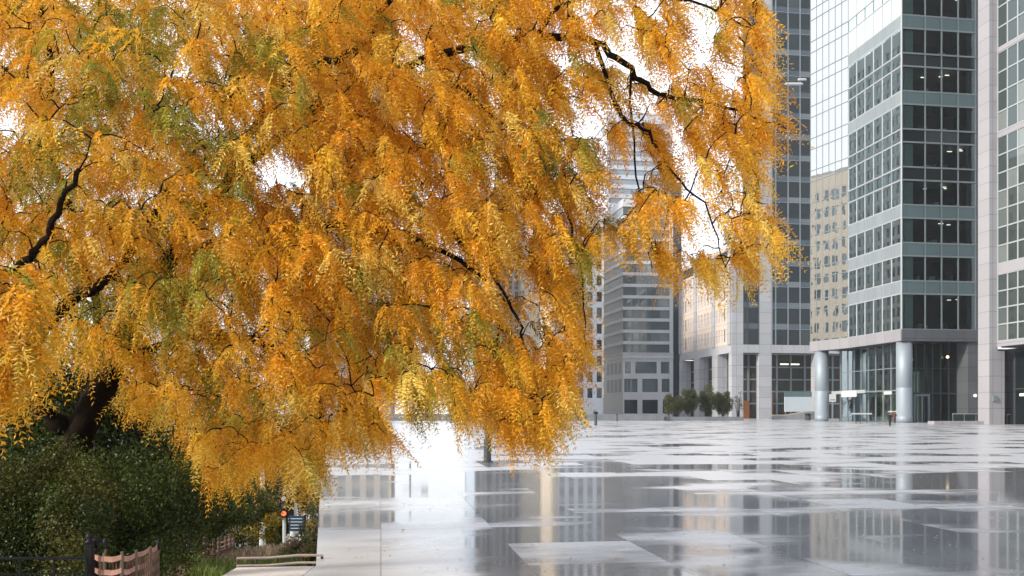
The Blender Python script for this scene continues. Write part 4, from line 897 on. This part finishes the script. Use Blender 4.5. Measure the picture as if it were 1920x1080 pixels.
def railing_black():
    t = thing('handrail_fence', 'plain black iron railing at the left edge before the dark shrubs', 'railing', P(80, 1060, 5.6))
    a = P(-160, 1049, 5.6); b = P(163, 1046, 5.9)
    MB().tube([a, b], .010, 8).build('top_rail', M['black'], t)
    a2 = P(-160, 1081, 5.6); b2 = P(163, 1074, 5.9); MB().tube([a2, b2], .006, 6).build('lower_rail', M['black'], t)
    for k in range(6):
        c = a.lerp(b, k / 5.0); MB().tube([(c.x, c.y, -.1), (c.x, c.y, c.z)], .008, 6).build('post', M['black'], t)
    p = P(168, 1010, 5.95); po = MB().bx(p.x - .022, p.x + .022, p.y - .02, p.y + .02, -.1, p.z - .03).build('gate_post', M['black'], t)
    MB().lathe((p.x, p.y, p.z - .03), [(.03, 0), (.03, .012), (.016, .02), (.03, .04), (.02, .062), (.003, .072)], 10).build('finial', M['black'], po, smooth=True)
railing_black()
def fence_two():
    t = thing('fence', 'further brown picket fence with pink top rails between shrub and grass bank', 'fence', (P(410, 1080, 15.5).x, 15.5, -1.3))
    us = [(383, 1010, 15.2), (401, 1014, 15.6), (410, 1010, 16), (423, 1007, 17), (431, 1004, 17.6), (438, 1003, 18.2)]
    base = [P(*q) for q in us]
    for b in base: MB().tube([(b.x, b.y, b.z - 1.4), (b.x, b.y, b.z + .02)], .03, 6).build('post', M['post'], t)
    pk = MB()
    for i in (0, 2, 3, 4):
        a, b = base[i], base[i + 1]
        for dz in (-.07, -.155, -.235):
            m = MB(); m.tube([a + Vector((0, -.03, dz)), (a + b) / 2 + Vector((0, -.03, dz - .012)), b + Vector((0, -.03, dz))], .022, 4); m.build('rail', M['rail'], t)
    for i in range(5):
        a, b = base[i], base[i + 1]; n = max(2, int((b - a).length / .07))
        for k in range(1, n): c = a.lerp(b, k / n); pk.bx(c.x - .016, c.x + .016, c.y, c.y + .02, c.z - 1.4, c.z - .22)
    pk.build('pickets', M['picket'], t)
fence_two()
def low_rail():
    A = P(444, 1047, 11.0); B_ = P(606, 1041, 11.4); t = thing('low_rail', 'low two bar pale timber rail edging the grass bank beside the path', 'rail fence', (A.x, A.y, 0))
    for dv in (0, .095):
        a = A - Vector((0, 0, dv)); b = B_ - Vector((0, 0, dv)); m = MB(); m.tube([a, a.lerp(b, .35) + Vector((0, 0, -.008)), a.lerp(b, .7) + Vector((0, 0, .01)), b], .018, 6); m.build('rail', M['woodrail'], t)
    for tt in (0.0, .22, .5, .72, .98): c = A.lerp(B_, tt); MB().tube([(c.x, c.y + .03, -.15), (c.x, c.y + .03, c.z + .0)], .018, 6).build('post', M['post'], t)
low_rail()
# ---- traffic light and sign on the lower street
d = 30.0; zg = slope_z(P(537, 1000, d).x, d)
tl = P(537, 945, d); tf = thing('traffic_light', 'black traffic light with a red lamp on pale posts beyond the grass bank', 'traffic light', (tl.x, tl.y, zg))
MB().tube([(tl.x - .1, tl.y + .1, zg), (tl.x - .1, tl.y + .1, tl.z + .3)], .06, 8).build('pole', M['white'], tf)
q = P(549, 945, d); MB().tube([(q.x, q.y + .1, zg), (q.x, q.y + .1, q.z)], .12, 10).build('pole', M['white'], tf)
MB().bx(tl.x - .2, tl.x + .26, tl.y - .12, tl.y + .05, zat(970, d), zat(925, d)).build('signal_head', M['black'], tf)
MB().bx(tl.x - .3, tl.x - .205, tl.y - .1, tl.y + .05, zat(970, d), zat(945, d)).build('signal_head', M['black'], tf)
for v, mt in ((962, emit('red_lamp', (1, .16, .05), 1.6)), (947, M['darkgrey']), (934, M['mull_pale'])):
    c = P(534, v, d); m = MB(); n = 14
    m.tube([(c.x, c.y - .13, c.z), (c.x, c.y - .15, c.z)], .085, n); m.build('lens', mt, tf)
sg = P(558, 985, d - 1); ss = thing('street_sign', 'dark blue street sign board with pale lines beside the traffic light', 'sign', (sg.x, sg.y, slope_z(sg.x, sg.y)))
MB().bx(sg.x - .28, sg.x + .22, sg.y - .03, sg.y + .03, zat(996, d - 1), zat(967, d - 1)).build('sign_board', plain('navy_board', (.02, .04, .09), .4), ss)
m = MB()
for v in (972, 978, 984, 990): m.bx(sg.x - .22, sg.x + .16, sg.y - .036, sg.y - .031, zat(v + 1, d - 1), zat(v - .4, d - 1))
m.build('sign_lines', M['whiteblue'], ss); MB().tube([(sg.x + .25, sg.y, slope_z(sg.x, sg.y)), (sg.x + .25, sg.y, zat(965, d - 1))], .035, 8).build('post', M['black'], ss)
p = P(492, 960, 28); wp = thing('street_post', 'pale grey lamp post behind the grass bank, left of the traffic light', 'post', (p.x, p.y, slope_z(p.x, p.y)))
MB().lathe((p.x, p.y, slope_z(p.x, p.y)), [(.14, 0), (.12, .4), (.10, 1.5), (.07, 3.6)], 10).build('shaft', M['white'], wp); MB().lathe((p.x, p.y, slope_z(p.x, p.y) + 3.6), [(.09, 0), (.12, .06), (.12, .2), (.04, .26)], 10).build('cap', M['mull'], wp)
# ---- grass and seed heads on the bank
n = 26000; gx = rng.uniform(-9, -2.5, n); gy = rng.uniform(11.4, 24, n); keep = gx < (-2.5 - (gy - 10.9) * .2124); gx, gy = gx[keep], gy[keep]; n = len(gx)
gz = np.array([slope_z(a, b) for a, b in zip(gx, gy)]); h = rng.uniform(.07, .2, n); ang = rng.uniform(0, 6.28, n); w_ = np.stack([np.cos(ang), np.sin(ang), 0 * ang], 1) * .014
ln = np.stack([rng.normal(size=n) * .05, rng.normal(size=n) * .05, h], 1); bs = np.stack([gx, gy, gz], 1)
V = np.stack([bs - w_, bs + w_, bs + ln + w_ * .2, bs + ln - w_ * .2], 1).reshape(-1, 3)
pat = np.sin(gx * 2.1) + np.sin(gy * 1.1 + gx); C = np.where((pat > .5)[:, None], np.array([.26, .20, .15]), np.array([.15, .20, .05])) * rng.uniform(.6, 1.4, (n, 1))
leaf_mesh('grass', M['evergreen'], V, C, None, kind='stuff')
# ---- fallen leaves on the plaza
n = 1500; fx = rng.uniform(-2.3, 18, n); fy = 9 + 40 * rng.random(n) ** 1.5; sz = rng.uniform(.02, .05, n); a = rng.uniform(0, 6.28, n)
d1 = np.stack([np.cos(a), np.sin(a), rng.uniform(0, .5, n)], 1) * sz[:, None]; d2_ = np.stack([-np.sin(a), np.cos(a), rng.uniform(0, .3, n)], 1) * (sz * .4)[:, None]; b_ = np.stack([fx, fy, np.full(n, .006)], 1)
V = np.stack([b_, b_ + d1 * .5 + d2_, b_ + d1, b_ + d1 * .5 - d2_ * np.array([1, 1, -1])], 1).reshape(-1, 3)
leaf_mesh('fallen_leaves', M['leaf'], V, np.where(rng.random((n, 1)) < .5, np.array([.5, .3, .08]), np.array([.45, .42, .36])), None, kind='stuff')
